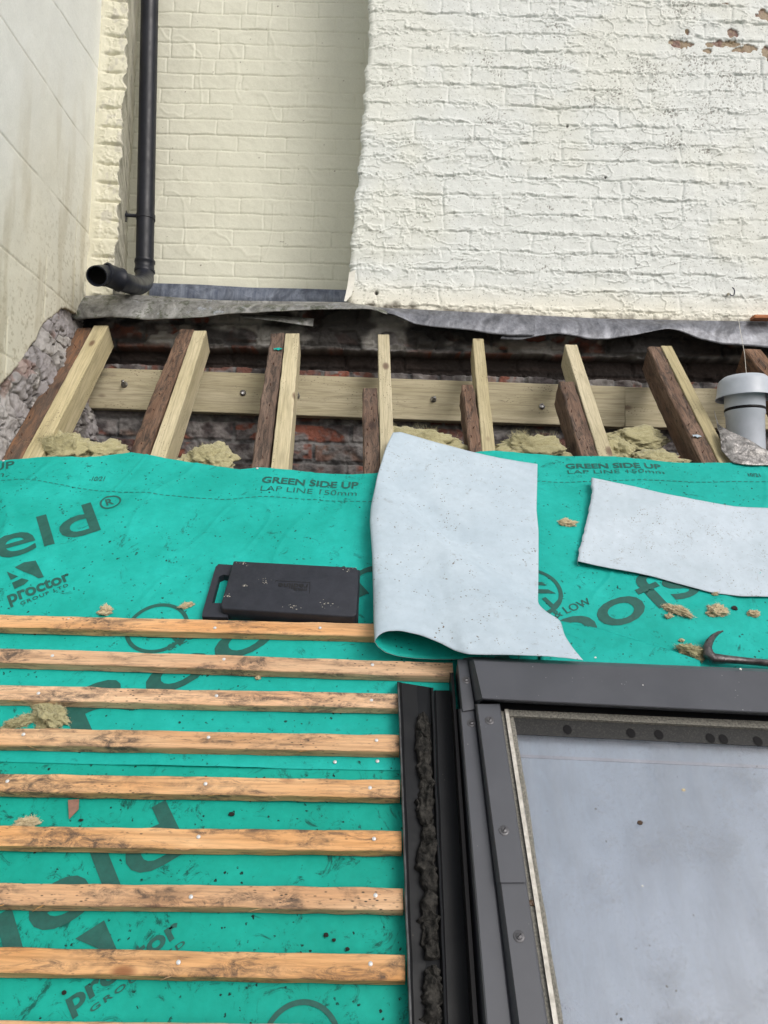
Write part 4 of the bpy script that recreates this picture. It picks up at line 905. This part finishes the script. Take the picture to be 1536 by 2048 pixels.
quad_slab('glass_border', [(1024, 1428), (1700, 1460), (1700, 1500), (1026, 1468)], .0655, .0012, dusty_black, rw, lower_ext=0)
quad_slab('top_gasket', [(1010, 1419), (1700, 1450), (1700, 1465), (1012, 1431)], .072, .008, grit, rw, lower_ext=0)
# window hood : horizontal extrusion
hood_l = [(945, 1314, .085), (948, 1322, .108), (965, 1396, .116), (966, 1398, .114), (964, 1403, .074)]
hood_r = [(1700, 1345, .085), (1700, 1350, .108), (1700, 1432, .116), (1700, 1434, .114), (1700, 1440, .074)]
A = [on_roof(x, y, h) for x, y, h in hood_l]; B = [on_roof(x, y, h) for x, y, h in hood_r]
m = MB(); n_ = len(A); m.add(A+B, [(k, k+1, n_+k+1, n_+k) for k in range(n_-1)])
Lw = [on_roof(926, 1316, .045), on_roof(929, 1322, .06), on_roof(947, 1404, .066), on_roof(949, 1406, .062), on_roof(950, 1412, .05)]
m.add(A+Lw, [(k, k+1, n_+k+1, n_+k) for k in range(n_-1)])
hood = m.build('hood', win_metal, rw)
# closed dark back of hood and frame so nothing shows through
m = MB(); quad = [on_roof(930, 1316, .05), on_roof(1700, 1345, .05), on_roof(1700, 1452, .05), on_roof(940, 1425, .05)]
m.add(quad+[q-NR*.045 for q in quad], [(0, 1, 2, 3), (0, 4, 5, 1), (1, 5, 6, 2), (2, 6, 7, 3), (3, 7, 4, 0)]); m.build('frame_head', black_seal, rw)
m = MB(); q2 = [on_roof(955, 1405, .066), on_roof(1700, 1440, .066), on_roof(1700, 1456, .066), on_roof(958, 1424, .066)]
m.add(q2+[q-NR*.012 for q in q2], [(0, 1, 2, 3), (0, 4, 5, 1), (1, 5, 6, 2), (2, 6, 7, 3), (3, 7, 4, 0)]); m.build('shadow_seal', black_seal, rw)
# corner bracket
slab([(915, 1318), (935, 1318), (950, 1418), (925, 1422)], .02, .081, mat=win_metal, name='corner_bracket', parent=rw, bev=.0015)
def screw(px, py, h, slot_a=.5, name='screw', r=.0052):
    c = on_roof(px, py, h); m = MB(); m.lathe(c, NR, [(r*1.75, -.001), (r*1.75, .0006), (r*1.5, .0015), (r*1.05, .0016), (r, .0030), (r*.7, .0042), (.0001, .0045)], 20)
    o = m.build(name, screw_m, rw, smooth=True)
    m = MB(); d = (XR*math.cos(slot_a)+TR*math.sin(slot_a)); m.box(c+NR*.0042, d*r*.75, NR.cross(d)*.0006, NR*.0007); m.build('slot', black_seal, o)
    o2 = o.children[0]; return o
for a in [(943, 1446, .076, .4), (979, 1441, .098, 1.1), (1008, 1661, .098, .9), (1038, 1873, .094, .7), (932, 1360, .081, .3)]: screw(*a)
# frame side wall, dark
ruled('frame_side', 1345, 2060, [P2(906, 930, .0, 1345), P2(912, 938, .058, 1345), P2(918, 946, .058, 1345)], black_seal, rw)
# flashing gutter with crumbled foam
fl = thing('side_flashing', on_roof(850, 1700, 0), 'black folded metal flashing gutter beside the window with a bright left lip', 'flashing')
def fp(x15, x19, h): return P2(x15, x19, h, 1366)
ruled('outer_channel', lambda a: 1364+(a-797)*.17, 2060, [fp(801, 814, .004), fp(800, 814, .037), fp(803, 818, .039), fp(806, 821, .036), fp(809, 824, .014), fp(838, 850, .010), fp(864, 878, .012), fp(868, 884, .026), fp(872, 888, .027)], dark_metal, fl, close=False, jit=.0012, seg=60)
ruled('inner_channel', 1381, 2060, [P2(872, 888, .026, 1381), P2(876, 891, .012, 1381), P2(912, 936, .008, 1381), P2(914, 940, .040, 1381)], dark_metal, fl, close=False, jit=.0006, seg=40)
lipm = M_simple('worn_lip', (.10, .105, .11), (.03, .03, .033), 40, .5, .3, .3)
ruled('lip', 1366, 2060, [fp(799.5, 813, .036), fp(801, 815, .0405), fp(803.5, 818.5, .0405), fp(804, 819, .038)], lipm, fl, close=False, jit=.0008, seg=60)
def foam_strip(segs, name='foam_strip'):
    rng = random.Random(3); 
    for ys_, ye_ in segs:
        n_ = 110; m_ = 30; P = np.zeros((n_, m_, 3))
        for i in range(n_):
            y = ys_+(ye_-ys_)*i/(n_-1); cxx = lin(848, 862, y)+mnoise.noise(Vector((y*.02, 1, 1)))*8; wd = (21+mnoise.noise(Vector((y*.035, 5, 2)))*11)*(y+310)/1810*math.sin(math.pi*min(1, max(0.02, i/(n_-1))))**.18*(.8+.35*mnoise.noise(Vector((y*.09, 2, 8))))
            for j in range(m_):
                s = j/(m_-1)*2-1; hh = .012+.020*max(0, 1-s**4)**.5*(.7+.6*mnoise.noise(Vector((y*.03, s*1.5, 7))))
                p = on_roof(cxx+s*wd, y, .012); p = p+NR*(hh-.012+(mnoise.fractal(p*45, .9, 2.1, 5))*.006-max(0, .12-abs(mnoise.noise(p*30)))*.05)+Vector(mnoise.noise_vector(p*60))*.004+Vector(mnoise.noise_vector(p*200))*.0014; P[i, j] = p
        link(name, grid_mesh(name, P, None, flip=True), foam_m, fl)
foam_strip([(1432, 1560), (1555, 1655), (1650, 1830), (1815, 1920), (1938, 2060), (2062, 2200)])
# ------------------------------------------------------------------ vent pipe
VY = 2.36; VX = on_y(1490, 830, VY); vc = Vector((VX.x, VY, 0)); zt_ = lambda py: on_y(1490, py, VY).z
vt = thing('vent_pipe', (vc.x, vc.y, zt_(905)), 'grey plastic vent pipe with a round mushroom cap by the rafters', 'vent pipe')
rp_ = .0597
m = MB(); m.lathe((vc.x, vc.y, 0), (0, 0, 1), [(rp_*.95, zt_(905)), (rp_*.96, zt_(832)), (rp_*1.01, zt_(829)), (rp_*1.01, zt_(775)), (rp_*.9, zt_(775))], 48); m.build('pipe', grey_p, vt, smooth=True)
m = MB(); m.lathe((vc.x, vc.y, 0), (0, 0, 1), [(rp_*1.0, zt_(824)), (rp_*1.035, zt_(822)), (rp_*1.035, zt_(819)), (rp_*1.0, zt_(817))], 48); m.build('seal_ring', black_seal, vt, smooth=True)
m = MB(); z0 = zt_(797); m.lathe((vc.x, vc.y, 0), (0, 0, 1), [(.074, z0+.02), (.0850, z0), (.0865, z0-.001), (.0865, z0+.001), (.0825, z0+.014), (.079, zt_(768)), (.075, zt_(762)), (.064, zt_(756)), (.045, zt_(753)), (.0001, zt_(752))], 56)
m.build('cap', grey_p, vt, smooth=True)
m = MB(); m.lathe((vc.x, vc.y, 0), (0, 0, 1), [(.0765, z0+.002), (.072, z0+.035), (.0001, z0+.036)], 48); m.build('cap_lining', grey_p, vt, smooth=True)
# crumpled lead skirt
C = coons([(1428, 821, .012), (1434, 846, .016), (1447, 856, .022), (1500, 880, .015), (1536, 903, .005), (1600, 925, .003)], [(1443, 900, .010), (1466, 926, .012), (1500, 930, .016), (1540, 930, .014), (1600, 935, .004)], [(1428, 821, .012), (1436, 860, .012), (1443, 900, .010)], [(1600, 925, .003), (1600, 935, .004)], 30, 40)
C[..., 2] += (fbm(C[..., 0]*22, C[..., 1]*22, 3)-.35)*.045*np.sin(np.linspace(0, math.pi, 30))[:, None]
tag(two_sided('metal_collar', C, [foil_m, foil_m], .0016), 'crumpled shiny grey metal skirt around the foot of the vent pipe', 'flashing')
# hook and hanging cord
hk = thing('wall_hook', on_y(1463, 584, WY), 'small dark ring hook screwed into the white wall above the vent', 'hook')
c = on_y(1463, 584, WY-.02); m = MB()
pts = [c+Vector((math.cos(a)*.010, -.004, math.sin(a)*.016)) for a in np.linspace(-2.6, 1.5, 12)]; m.tube(pts, [.0022]*12, 8); m.build('ring', hook_m, hk, smooth=True)
m = MB(); m.tube([on_y(1456, 588, WY+.01), on_y(1457, 588, WY-.012)], .005, 10); m.build('wall_plug', plain_cream, hk, smooth=True)
m = MB(); p_a = on_y(1470, 596, WY-.02); p_b = Vector((vc.x-.006, vc.y-.03, zt_(757)))
m.tube([p_a, p_a.lerp(p_b, .4)+Vector((.004, 0, -.02)), p_a.lerp(p_b, .7)+Vector((.006, 0, -.014)), p_b], .0009, 5)
tag(m.build('cord', cord_m), 'thin pale cord hanging from the wall hook to the vent cap', 'cord')
# ------------------------------------------------------------------ lead flashings
def lead_sheet(name, top_, bot_, Yt, Yb, mat, label, n=14, m_=90, wav=.004, parent=None, curl=.0, sd=0, bulge=.01):
    """top_/bot_: pixel polylines, Yt/Yb: depth of upper and lower edge"""
    def smp(L, Yf):
        xs_ = np.linspace(0, 1, m_); d = [0]
        for i in range(1, len(L)): d.append(d[-1]+math.dist(L[i], L[i-1]))
        d = np.array(d)/d[-1]; X = np.interp(xs_, d, [p[0] for p in L]); Y = np.interp(xs_, d, [p[1] for p in L])
        for _ in range(2): Y[1:-1] = (Y[:-2]+2*Y[1:-1]+Y[2:])/4
        return [np.array(on_y(a, b, Yf(a) if callable(Yf) else Yf)) for a, b in zip(X, Y)]
    A = np.array(smp(top_, Yt)); B = np.array(smp(bot_, Yb)); t = np.linspace(0, 1, n)[:, None, None]
    P = A[None]*(1-t)+B[None]*t; P[..., 1] -= np.sin(t[..., 0]*math.pi)*bulge
    P[..., 1] += (fbm(P[..., 0]*9, P[..., 2]*9, sd)-.5)*wav*2*sstep(0, .2, t[..., 0])
    Q = P.copy(); Q[..., 1] += .0030; lip = P[-1:].copy(); 
    PP = np.concatenate([P, lip+np.array([0, .0030, -.0006]), Q[::-1]], 0)
    o = link(name, grid_mesh(name, PP, None, flip=True), mat, parent)
    if label: tag(o, label, 'lead flashing', 'lead flashings under the walls')
    return o
lead_sheet('lead_flashing', [(300, 566), (400, 569), (500, 575), (600, 577), (697, 580)], [(300, 606), (400, 608), (500, 610), (600, 612), (692, 612)], CY-.012, CY-.020, lead_blue, 'blue grey lead upstand against the foot of the cream wall', wav=.002, sd=3)
lead_sheet('lead_flashing', [(150, 590), (163, 588), (190, 587), (215, 587), (300, 591), (400, 598), (480, 603), (560, 605), (700, 605), (770, 618)], [(133, 618), (138, 630), (150, 640), (175, 637), (215, 634), (300, 639), (400, 634), (450, 627), (520, 625), (640, 619), (740, 617), (775, 628)], WY+.02, WY-.075, lead_moss, 'mossy grey lead apron along the ledge under the elbow pipe', wav=.012, sd=9, bulge=.02)
lead_sheet('lead_flashing', [(480, 628), (560, 632), (628, 637)], [(486, 634), (560, 643), (626, 653)], WY-.02, WY-.045, lead_moss, 'small torn lead tongue hanging below the mossy apron', m_=30, wav=.004, sd=4, bulge=.004)
lead_sheet('lead_flashing', [(745, 614), (800, 617), (900, 622), (1060, 630), (1070, 631)], [(745, 620), (790, 630), (830, 648), (880, 655), (940, 660), (985, 668), (1020, 671), (1068, 671)], WY-.010, WY-.060, lead_grey, 'grey lead apron in the middle with a straight lapped right end', wav=.006, sd=14, bulge=.008)
lead_sheet('lead_flashing', [(1040, 629), (1200, 637), (1400, 641), (1536, 643), (1700, 646)], [(1000, 678), (1040, 680), (1075, 672), (1110, 667), (1150, 672), (1180, 679), (1215, 678), (1270, 670), (1310, 661), (1335, 657), (1360, 661), (1400, 678), (1440, 688), (1500, 692), (1536, 695), (1700, 700)], WY-.004, WY-.052, lead_grey, 'long grey lead apron under the white wall with wavy lower edge', m_=140, wav=.006, sd=24, bulge=.008)
# ledge slab carrying the leads
m = MB(); a = Vector((on_y(150, 600, WY).x, WY-.02, on_y(400, 604, WY).z)); b = Vector((on_y(700, 600, WY).x, CY, on_y(400, 612, CY).z))
m.add([(a.x-.1, a.y, a.z), (b.x, a.y, a.z), (b.x, b.y, b.z), (a.x-.1, b.y, b.z), (a.x-.1, a.y, a.z-.012), (b.x, a.y, a.z-.012), (b.x, b.y, b.z-.012), (a.x-.1, b.y, b.z-.012)], [(0, 1, 2, 3), (7, 6, 5, 4), (0, 4, 5, 1), (1, 5, 6, 2), (2, 6, 7, 3), (3, 7, 4, 0)])
tag(m.build('ledge_slab', lead_moss), 'sloping lead covered ledge at the foot of the recessed cream wall', 'ledge')
# clay tile fragment
m = MB(); c = on_y(1525, 636, WY-.03); m.box(c, (.04, 0, 0), (0, .02, 0), (0, 0, .0075)); tag(m.build('clay_fragment', terracotta, bevel=.006), 'small orange clay fragment on the lead at the right frame edge', 'tile fragment')
# peeled paint curl at the corner of the white wall
m = MB(); pp = [on_y(711, 540, WY-.012), on_y(709, 565, WY-.016), on_y(703, 590, WY-.022), on_y(692, 603, WY-.03)]; p2 = [on_y(698, 545, WY-.004), on_y(696, 565, WY-.012), on_y(692, 585, WY-.024), on_y(688, 602, WY-.032)]
vs = []
for a, b in zip(pp, p2): vs += [a, b]
m.add(vs+[v+Vector((0, .0015, 0)) for v in vs], [(2*i, 2*i+1, 2*i+3, 2*i+2) for i in range(3)]+[(8+2*i, 8+2*i+2, 8+2*i+3, 8+2*i+1) for i in range(3)]); m.build('paint_curl', M_simple('paint_skin', (.75, .74, .68), None, 30, .6), ww, smooth=True)
# ------------------------------------------------------------------ downpipe
PY = CY-.14; dp = thing('downpipe', on_y(290, 560, PY), 'black plastic downpipe with elbow, fixed to the pillar', 'downpipe')
q = lambda px, py, Y=PY: on_y(px, py, Y)
rd_ = .5*abs(q(317, 60).x-q(283, 60).x)
top_p = q(301, -40)+Vector((0, 0, .5)); bot_p = q(289, 545)
m = MB(); m.tube([top_p, q(299.5, 0), q(289.5, 520), bot_p], rd_, 32); m.build('pipe', black_p, dp, smooth=True)
m = MB(); ax = (q(299.5, 0)-bot_p).normalized(); cc_ = q(289.5, 533)
m.lathe(cc_, ax, [(rd_*1.0, .03), (rd_*1.12, .028), (rd_*1.15, .022), (rd_*1.15, .016), (rd_*1.07, .012), (rd_*1.07, -.012), (rd_*1.15, -.016), (rd_*1.15, -.026), (rd_*1.0, -.03)], 32); m.build('collar', black_p, dp, smooth=True)
def curve_pts(P, n=24):
    out = []
    P = [P[0]]+P+[P[-1]]
    for i in range(1, len(P)-2):
        for k in range(n//(len(P)-3)):
            t = k/(n//(len(P)-3)); a, b, c, d = P[i-1], P[i], P[i+1], P[i+2]
            out.append(.5*((2*b)+(c-a)*t+(2*a-5*b+4*c-d)*t*t+(3*b-a-3*c+d)*t**3))
    out.append(P[-2]); return out
el = curve_pts([q(289, 545), q(288, 562, PY-.05), q(275, 571, 2.93), q(252, 566, 2.755), q(232, 557, 2.69), q(212, 550, 2.655), q(200, 550, 2.61), q(194, 552, 2.555)], 49)
rad = [rd_*(1.02-.12*i/len(el)) for i in range(len(el))]
m = MB(); m.tube(el, rad, 28, cap=False); eo = m.build('elbow', black_p, dp, smooth=True)
m = MB(); e2 = el[-1]; d_ = (el[-1]-el[-3]).normalized()
m.lathe(e2, d_, [(rd_*.90, -.01), (rd_*.95, -.004), (rd_*.95, .004), (rd_*.84, .004), (rd_*.82, -.02), (rd_*.80, -.07)], 32); m.build('pipe_mouth', black_p, dp, smooth=True)
m = MB(); m.lathe(e2-d_*.05, d_, [(rd_*.84, 0), (.0001, 0)], 24); m.build('mouth_shadow', M_simple('pipe_inside', (.003, .003, .003), None, 5, .9), dp)
k_ = len(el)*60//100; dd = (el[k_+1]-el[k_-1]).normalized()
m = MB(); m.lathe(el[k_], dd, [(rd_*1.0, -.035), (rd_*1.14, -.033), (rd_*1.16, -.026), (rd_*1.09, -.022), (rd_*1.09, .022), (rd_*1.16, .026), (rd_*1.16, .033), (rd_*1.0, .036)], 32); m.build('collar', black_p, dp, smooth=True)
br = q(291.5, 435); m = MB(); m.lathe(br, ax, [(rd_*1.0, -.012), (rd_*1.07, -.011), (rd_*1.07, .011), (rd_*1.0, .012)], 32)
m.build('bracket_ring', black_p, dp, smooth=True); m = MB(); wA = q(250, 430, PY-.02); wB = q(276, 432)
m.tube([wA, wB], .008, 8); m.box(wA, (.004, 0, 0), (0, .018, 0), (0, 0, .022)); m.build('bracket_arm', black_p, dp)
# ------------------------------------------------------------------ mineral wool
def wool(px, py, h, sx, sy, sz, rot, mat, name, label, group, sd, sub=4, fib=60, plane=True, amp=.35):
    rd = random.Random(sd); bm = bmesh.new(); bmesh.ops.create_icosphere(bm, subdivisions=sub, radius=1)
    c = on_roof(px, py, h); ca, sa = math.cos(rot), math.sin(rot); e1 = XR*ca+TR*sa; e2 = TR*ca-XR*sa; off = Vector((sd*3.1, sd*1.7, 0)); an_ = Vector((2.2, 2.6, 7.5))
    S = max(sx, sy)
    for v in bm.verts:
        d = v.co.copy(); n1 = mnoise.fractal(d*1.6+off, 1.0, 2.0, 5); dl = Vector((d.x*an_.x, d.y*an_.y, (d.z+.4*n1)*an_.z)); n2 = mnoise.noise(dl*1.6+off); n3 = mnoise.fractal(dl*4+off, 1.0, 2.0, 3)
        n4 = mnoise.noise(d*24+off); r = 1+amp*n1*1.3+amp*.40*n2+amp*.20*n3+amp*.12*n4; z = d.z
        if z < 0: z *= .35
        v.co = c+e1*d.x*r*sx+e2*d.y*r*sy+NR*z*r*sz
    me = bpy.data.meshes.new(name); bm.to_mesh(me); vs = [v.co.copy() for v in bm.verts]; bm.free(); me.polygons.foreach_set('use_smooth', [True]*len(me.polygons))
    m = MB()
    for k in range(fib):
        p = rd.choice(vs); d = (p-c).normalized(); d = (d+Vector((rd.gauss(0, .8), rd.gauss(0, .8), rd.gauss(0, .8)))).normalized(); L = min(.022, S*rd.uniform(.06, .34)); s_ = d.orthogonal().normalized()*.00035
        if k % 4:
            p = c+(p-c)*1.03; d = (e1*rd.gauss(0, 1)+e2*rd.gauss(0, .6)+NR*rd.gauss(0, .25)+(p-c).normalized()*.15).normalized(); s_ = d.orthogonal().normalized()*.00045
        m_p = p+d*L*.5+Vector((rd.gauss(0, 1), rd.gauss(0, 1), rd.gauss(0, 1)))*L*.15; e_ = p+d*L
        if (e_-P0).dot(NR) < .001: continue
        m.add([p-s_, p+s_, m_p+s_*.8, m_p-s_*.8, e_], [(0, 1, 2, 3), (3, 2, 4)])
    bm = bmesh.new(); bm.from_mesh(me); b2 = mesh_from('f', m.v, m.f); bm.from_mesh(b2); bm.to_mesh(me); bm.free(); bpy.data.meshes.remove(b2)
    return tag(link(name, me, mat), label, 'insulation', group)
GB, GT = 'insulation poking out above the membrane', 'loose insulation tufts'
wl = 'insulation_batt'
wool(120, 905, -0.049, .10, .075, 0.043, .0, wool_y, wl, 'thick olive insulation wad in the leftmost gap between rafters', GB, 1, 5, 16000)
wool(205, 908, -0.059, .085, .055, 0.032, -.15, wool_y, wl, 'flatter insulation running right towards the second old rafter', GB, 2, 5, 12000)
wool(425, 922, -0.044, .070, .060, 0.034, -.5, wool_y, wl, 'peaked insulation lump between the second and third new rafters', GB, 3, 5, 12000)
wool(375, 930, -0.049, .045, .040, 0.021, .2, wool_y, wl, 'low insulation scrap beside the rough waney rafter', GB, 4, 5, 6000)
wool(840, 890, -0.049, .14, .060, 0.034, -.25, wool_y, wl, 'insulation edge rising behind the top of the folded white sheet', GB, 5, 5, 14000)
wool(1060, 902, -0.039, .105, .060, 0.036, -.2, wool_y, wl, 'pale ragged insulation between the old stubs right of the white sheet', GB, 6, 5, 16000)
wool(1240, 905, -0.054, .045, .060, 0.030, .5, wool_y, wl, 'insulation leaning on the new rafter beside the brown stub', GB, 7, 5, 10000)
wool(1310, 922, -0.039, .085, .040, 0.025, 0, wool_y, wl, 'low rolled insulation edge left of the long deep old rafter', GB, 8, 5, 12000)
wool(1275, 880, -0.114, .09, .06, 0.025, 0, wool_y, wl, 'dark sunken insulation deep between the rafters near the vent', GB, 9, 5, 6000)
wn_ = 'insulation_tuft'
tl = [(1134, 1046, .021, .011, .009, -.1, 'round tan tuft on the green between the two white sheets'),
      (1358, 1222, .026, .009, .009, -.45, 'long straggly tuft below the dirty pale strip'),
      (1338, 1216, .012, .006, .007, -.6, 'thin tail of wool on the printed letter s'),
      (1338, 1232, .009, .005, .006, .2, 'small tuft just under the straggly one'),
      (1434, 1222, .022, .013, .013, .1, 'fluffy round tuft beside the black chip'),
      (1508, 1228, .012, .008, .009, 0, 'small pale tuft near the right frame edge'),
      (1430, 1188, .007, .005, .005, 0, 'tiny wool fleck at the lower edge of the pale strip'),
      (1384, 1305, .030, .014, .016, -.3, 'dense sausage of wool beside the claw tool'),
      (212, 1222, .014, .012, .012, .3, 'orange tinted tuft sitting above the top batten at the left'),
      (373, 1211, .015, .006, .006, .35, 'thin sloping tuft on the ring emblem left of the black block'),
      (100, 1432, .036, .024, .024, -.6, 'large wool lump between the third and fourth battens at the left'),
      (38, 1446, .028, .009, .010, .4, 'flat wool wisp left of the large lump'),
      (55, 1645, .020, .008, .008, .1, 'pale wool pad above the clean orange batten at the left'),
      (1363, 1281, .005, .004, .004, 0, 'tiny wool crumb above the dense sausage of wool'),
      (516, 1355, .005, .004, .005, 0, 'tiny wool crumb under the longest batten')]
for i, (x, y, a, b, c, r, lab) in enumerate(tl): wool(x, y, .004+sh(*uv_roof(x, y)), a, b, c, r, wool_t if i not in (7, 10, 11) else wool_y, wn_, lab, GT, 20+i, 5 if a > .01 else 3, int(200+a*38000), amp=.5)
# crumbs on the folded sheet
def chip(px, py, h, r, mat, name, label, cat, group=None, sd=0, flat=.5):
    bm = bmesh.new(); bmesh.ops.create_icosphere(bm, subdivisions=2, radius=1); c = on_roof(px, py, h)
    for v in bm.verts: q_ = 1+.5*mnoise.noise(v.co*1.5+Vector((sd*5, 0, 0))); v.co = c+(XR*v.co.x*1.3+TR*v.co.y+NR*v.co.z*flat)*r*q_
    me = bpy.data.meshes.new(name); bm.to_mesh(me); bm.free(); return tag(link(name, me, mat), label, cat, group)
chip(1470, 1216, .006, .006, M_simple('slate_chip', (.02, .012, .010), None, 50, .8), 'slate_chip', 'small black chip next to the fluffy round tuft', 'debris')
# rusty strap end under batten
m = MB(); v_ = [on_roof(136, 1600, .006), on_roof(158, 1598, .006), on_roof(157, 1618, .005), on_roof(138, 1638, .004)]
m.add(v_+[a-NR*.0012 for a in v_], [(0, 1, 2, 3), (7, 6, 5, 4), (0, 4, 5, 1), (1, 5, 6, 2), (2, 6, 7, 3), (3, 7, 4, 0)])
tag(m.build('metal_strap', M_simple('strap', (.30, .16, .12), (.22, .13, .10), 90, .6, .3)), 'pinkish rusty strap end poking from under the blackened batten', 'metal strap')
# claw tool
cl = [(1446, 1262, 1.2), (1436, 1266, 3), (1426, 1274, 5), (1418, 1285, 7), (1414, 1297, 8.5), (1417, 1309, 10.5), (1428, 1317, 10), (1450, 1319, 8), (1480, 1321, 6.5), (1512, 1324, 6), (1534, 1326, 6.5), (1560, 1328, 6.5)]
ct = thing('claw_hammer', on_roof(1450, 1315, .02), 'dark steel claw tool lying behind the top of the window', 'hammer')
kk = uv_roof(1401, 1300)[0]-uv_roof(1400, 1300)[0]
def flat_sweep(L, hc, th):
    pts = [on_roof(x, y, hc) for x, y, r_ in L]; rs = [r_*kk*1.05 for _, _, r_ in L]; m = MB(); b = 0; nn = 10
    for i, p in enumerate(pts):
        t = (pts[min(i+1, len(pts)-1)]-pts[max(i-1, 0)]).normalized(); s_ = NR.cross(t).normalized()
        for k in range(nn):
            a = 2*math.pi*k/nn; m.v.append(p+s_*math.copysign(abs(math.cos(a))**.7, math.cos(a))*rs[i]+NR*math.sin(a)*min(th, rs[i]*1.3))
    for i in range(len(pts)-1):
        for k in range(nn): m.f.append((i*nn+k, i*nn+(k+1) % nn, (i+1)*nn+(k+1) % nn, (i+1)*nn+k))
    m.f.append(tuple(range(nn))); m.f.append(tuple((len(pts)-1)*nn+k for k in range(nn))); return m
dsteel = M_simple('dark_steel', (.06, .055, .058), (.15, .14, .14), 50, .42, .7, .5, 120)
flat_sweep(cl[:8], .022, .010).build('claw', dsteel, ct, smooth=True); flat_sweep([(1446, 1318, 8.2)]+cl[8:], .024, .008).build('shank', dsteel, ct, smooth=True)
# debris on the glass and hood, and the round marks in the seal above the glass
for x, y in [(1135, 1459), (1262, 1466), (1318, 1469), (1421, 1476), (1447, 1478), (1516, 1482)]:
    m = MB(); c = on_roof(x, y, .0668); m.add([c+XR*math.cos(a)*.0085+TR*math.sin(a)*.0105 for a in np.linspace(0, 6.0, 20)], [tuple(range(20))]); m.build('seal_mark', black_seal, rw)
insect = M_simple('insect_brown', (.10, .05, .02), (.02, .015, .01), 300, .5); fleck = M_simple('pale_fleck', (.75, .74, .70), None, 90, .8)
chip(1280, 1645, .068, .0038, insect, 'dead_insect', 'tiny brown dead insect on the window glass', 'insect', None, 2, 1.2)
chip(1367, 1580, .067, .0028, wool_t, 'wool_fleck', 'tiny pale wool fleck on the glass above the insect', 'debris', None, 3)
chip(1065, 1806, .072, .0052, insect, 'dirt_clump', 'black dirt clump wedged beside the silver strip of the window', 'debris', None, 5)
for q_, (x, y, h_, r_, lb) in enumerate([(1481, 1338, .116, .0022, 'white paint fleck at the right of the window hood'), (1191, 1315, .112, .0018, 'white paint fleck near the corner of the folded sheet on the hood'), (1286, 1370, .117, .0011, 'smallest white fleck in the middle of the hood'), (1285, 1772, .067, .0015, 'white speck low on the window glass')]):
    chip(x, y, h_, r_, fleck, 'paint_fleck', lb, 'debris', 'white flecks on the window', q_+7)
def debris(lst, hf, mat, name, lab, grp):
    for q_, (x, y, r_, lb) in enumerate(lst): chip(x, y, hf(x, y), r_, mat, name, lb, 'debris', grp, q_+20)
debris([(463, 1608+20, .0042, 'rounded black crumb above the clean orange batten'), (652, 1870, .0036, 'black crumb above the worn batten'), (668, 1880, .0028, 'smaller black crumb right of its neighbour above the worn batten'), (695, 1898, .003, 'black crumb touching the top of the worn batten'), (162, 1640, .003, 'black crumb beside the rusty strap'), (128, 1985, .0030, 'black crumb left of the lowest printed word')], lambda x, y: .002, M_simple('tar_crumb', (.012, .011, .010), None, 90, .9), 'tar_crumb', '', 'black crumbs on the membrane')
# green membrane nails
for i, (x, y) in enumerate([(515, 941), (8, 925), (755, 1524), (670, 1525)]):
    o = bpy.data.objects.new('membrane_nail', nail_me); COL.objects.link(o); u, t = uv_roof(x, y); mt = Matrix((XR, TR, NR)).transposed().to_4x4(); mt.translation = RP(u, t, sh(u, t)+.0035); o.matrix_world = mt
    tag(o, ['shiny clout nail at the top edge of the green sheet left of the printed words', 'clout nail in the top left corner of the green sheet', 'clout nail by the flashing just above the membrane lap', 'clout nail on the lap, further left of the flashing'][i], 'nail', 'clout nails in the membrane')
print('objects', len(bpy.data.objects))
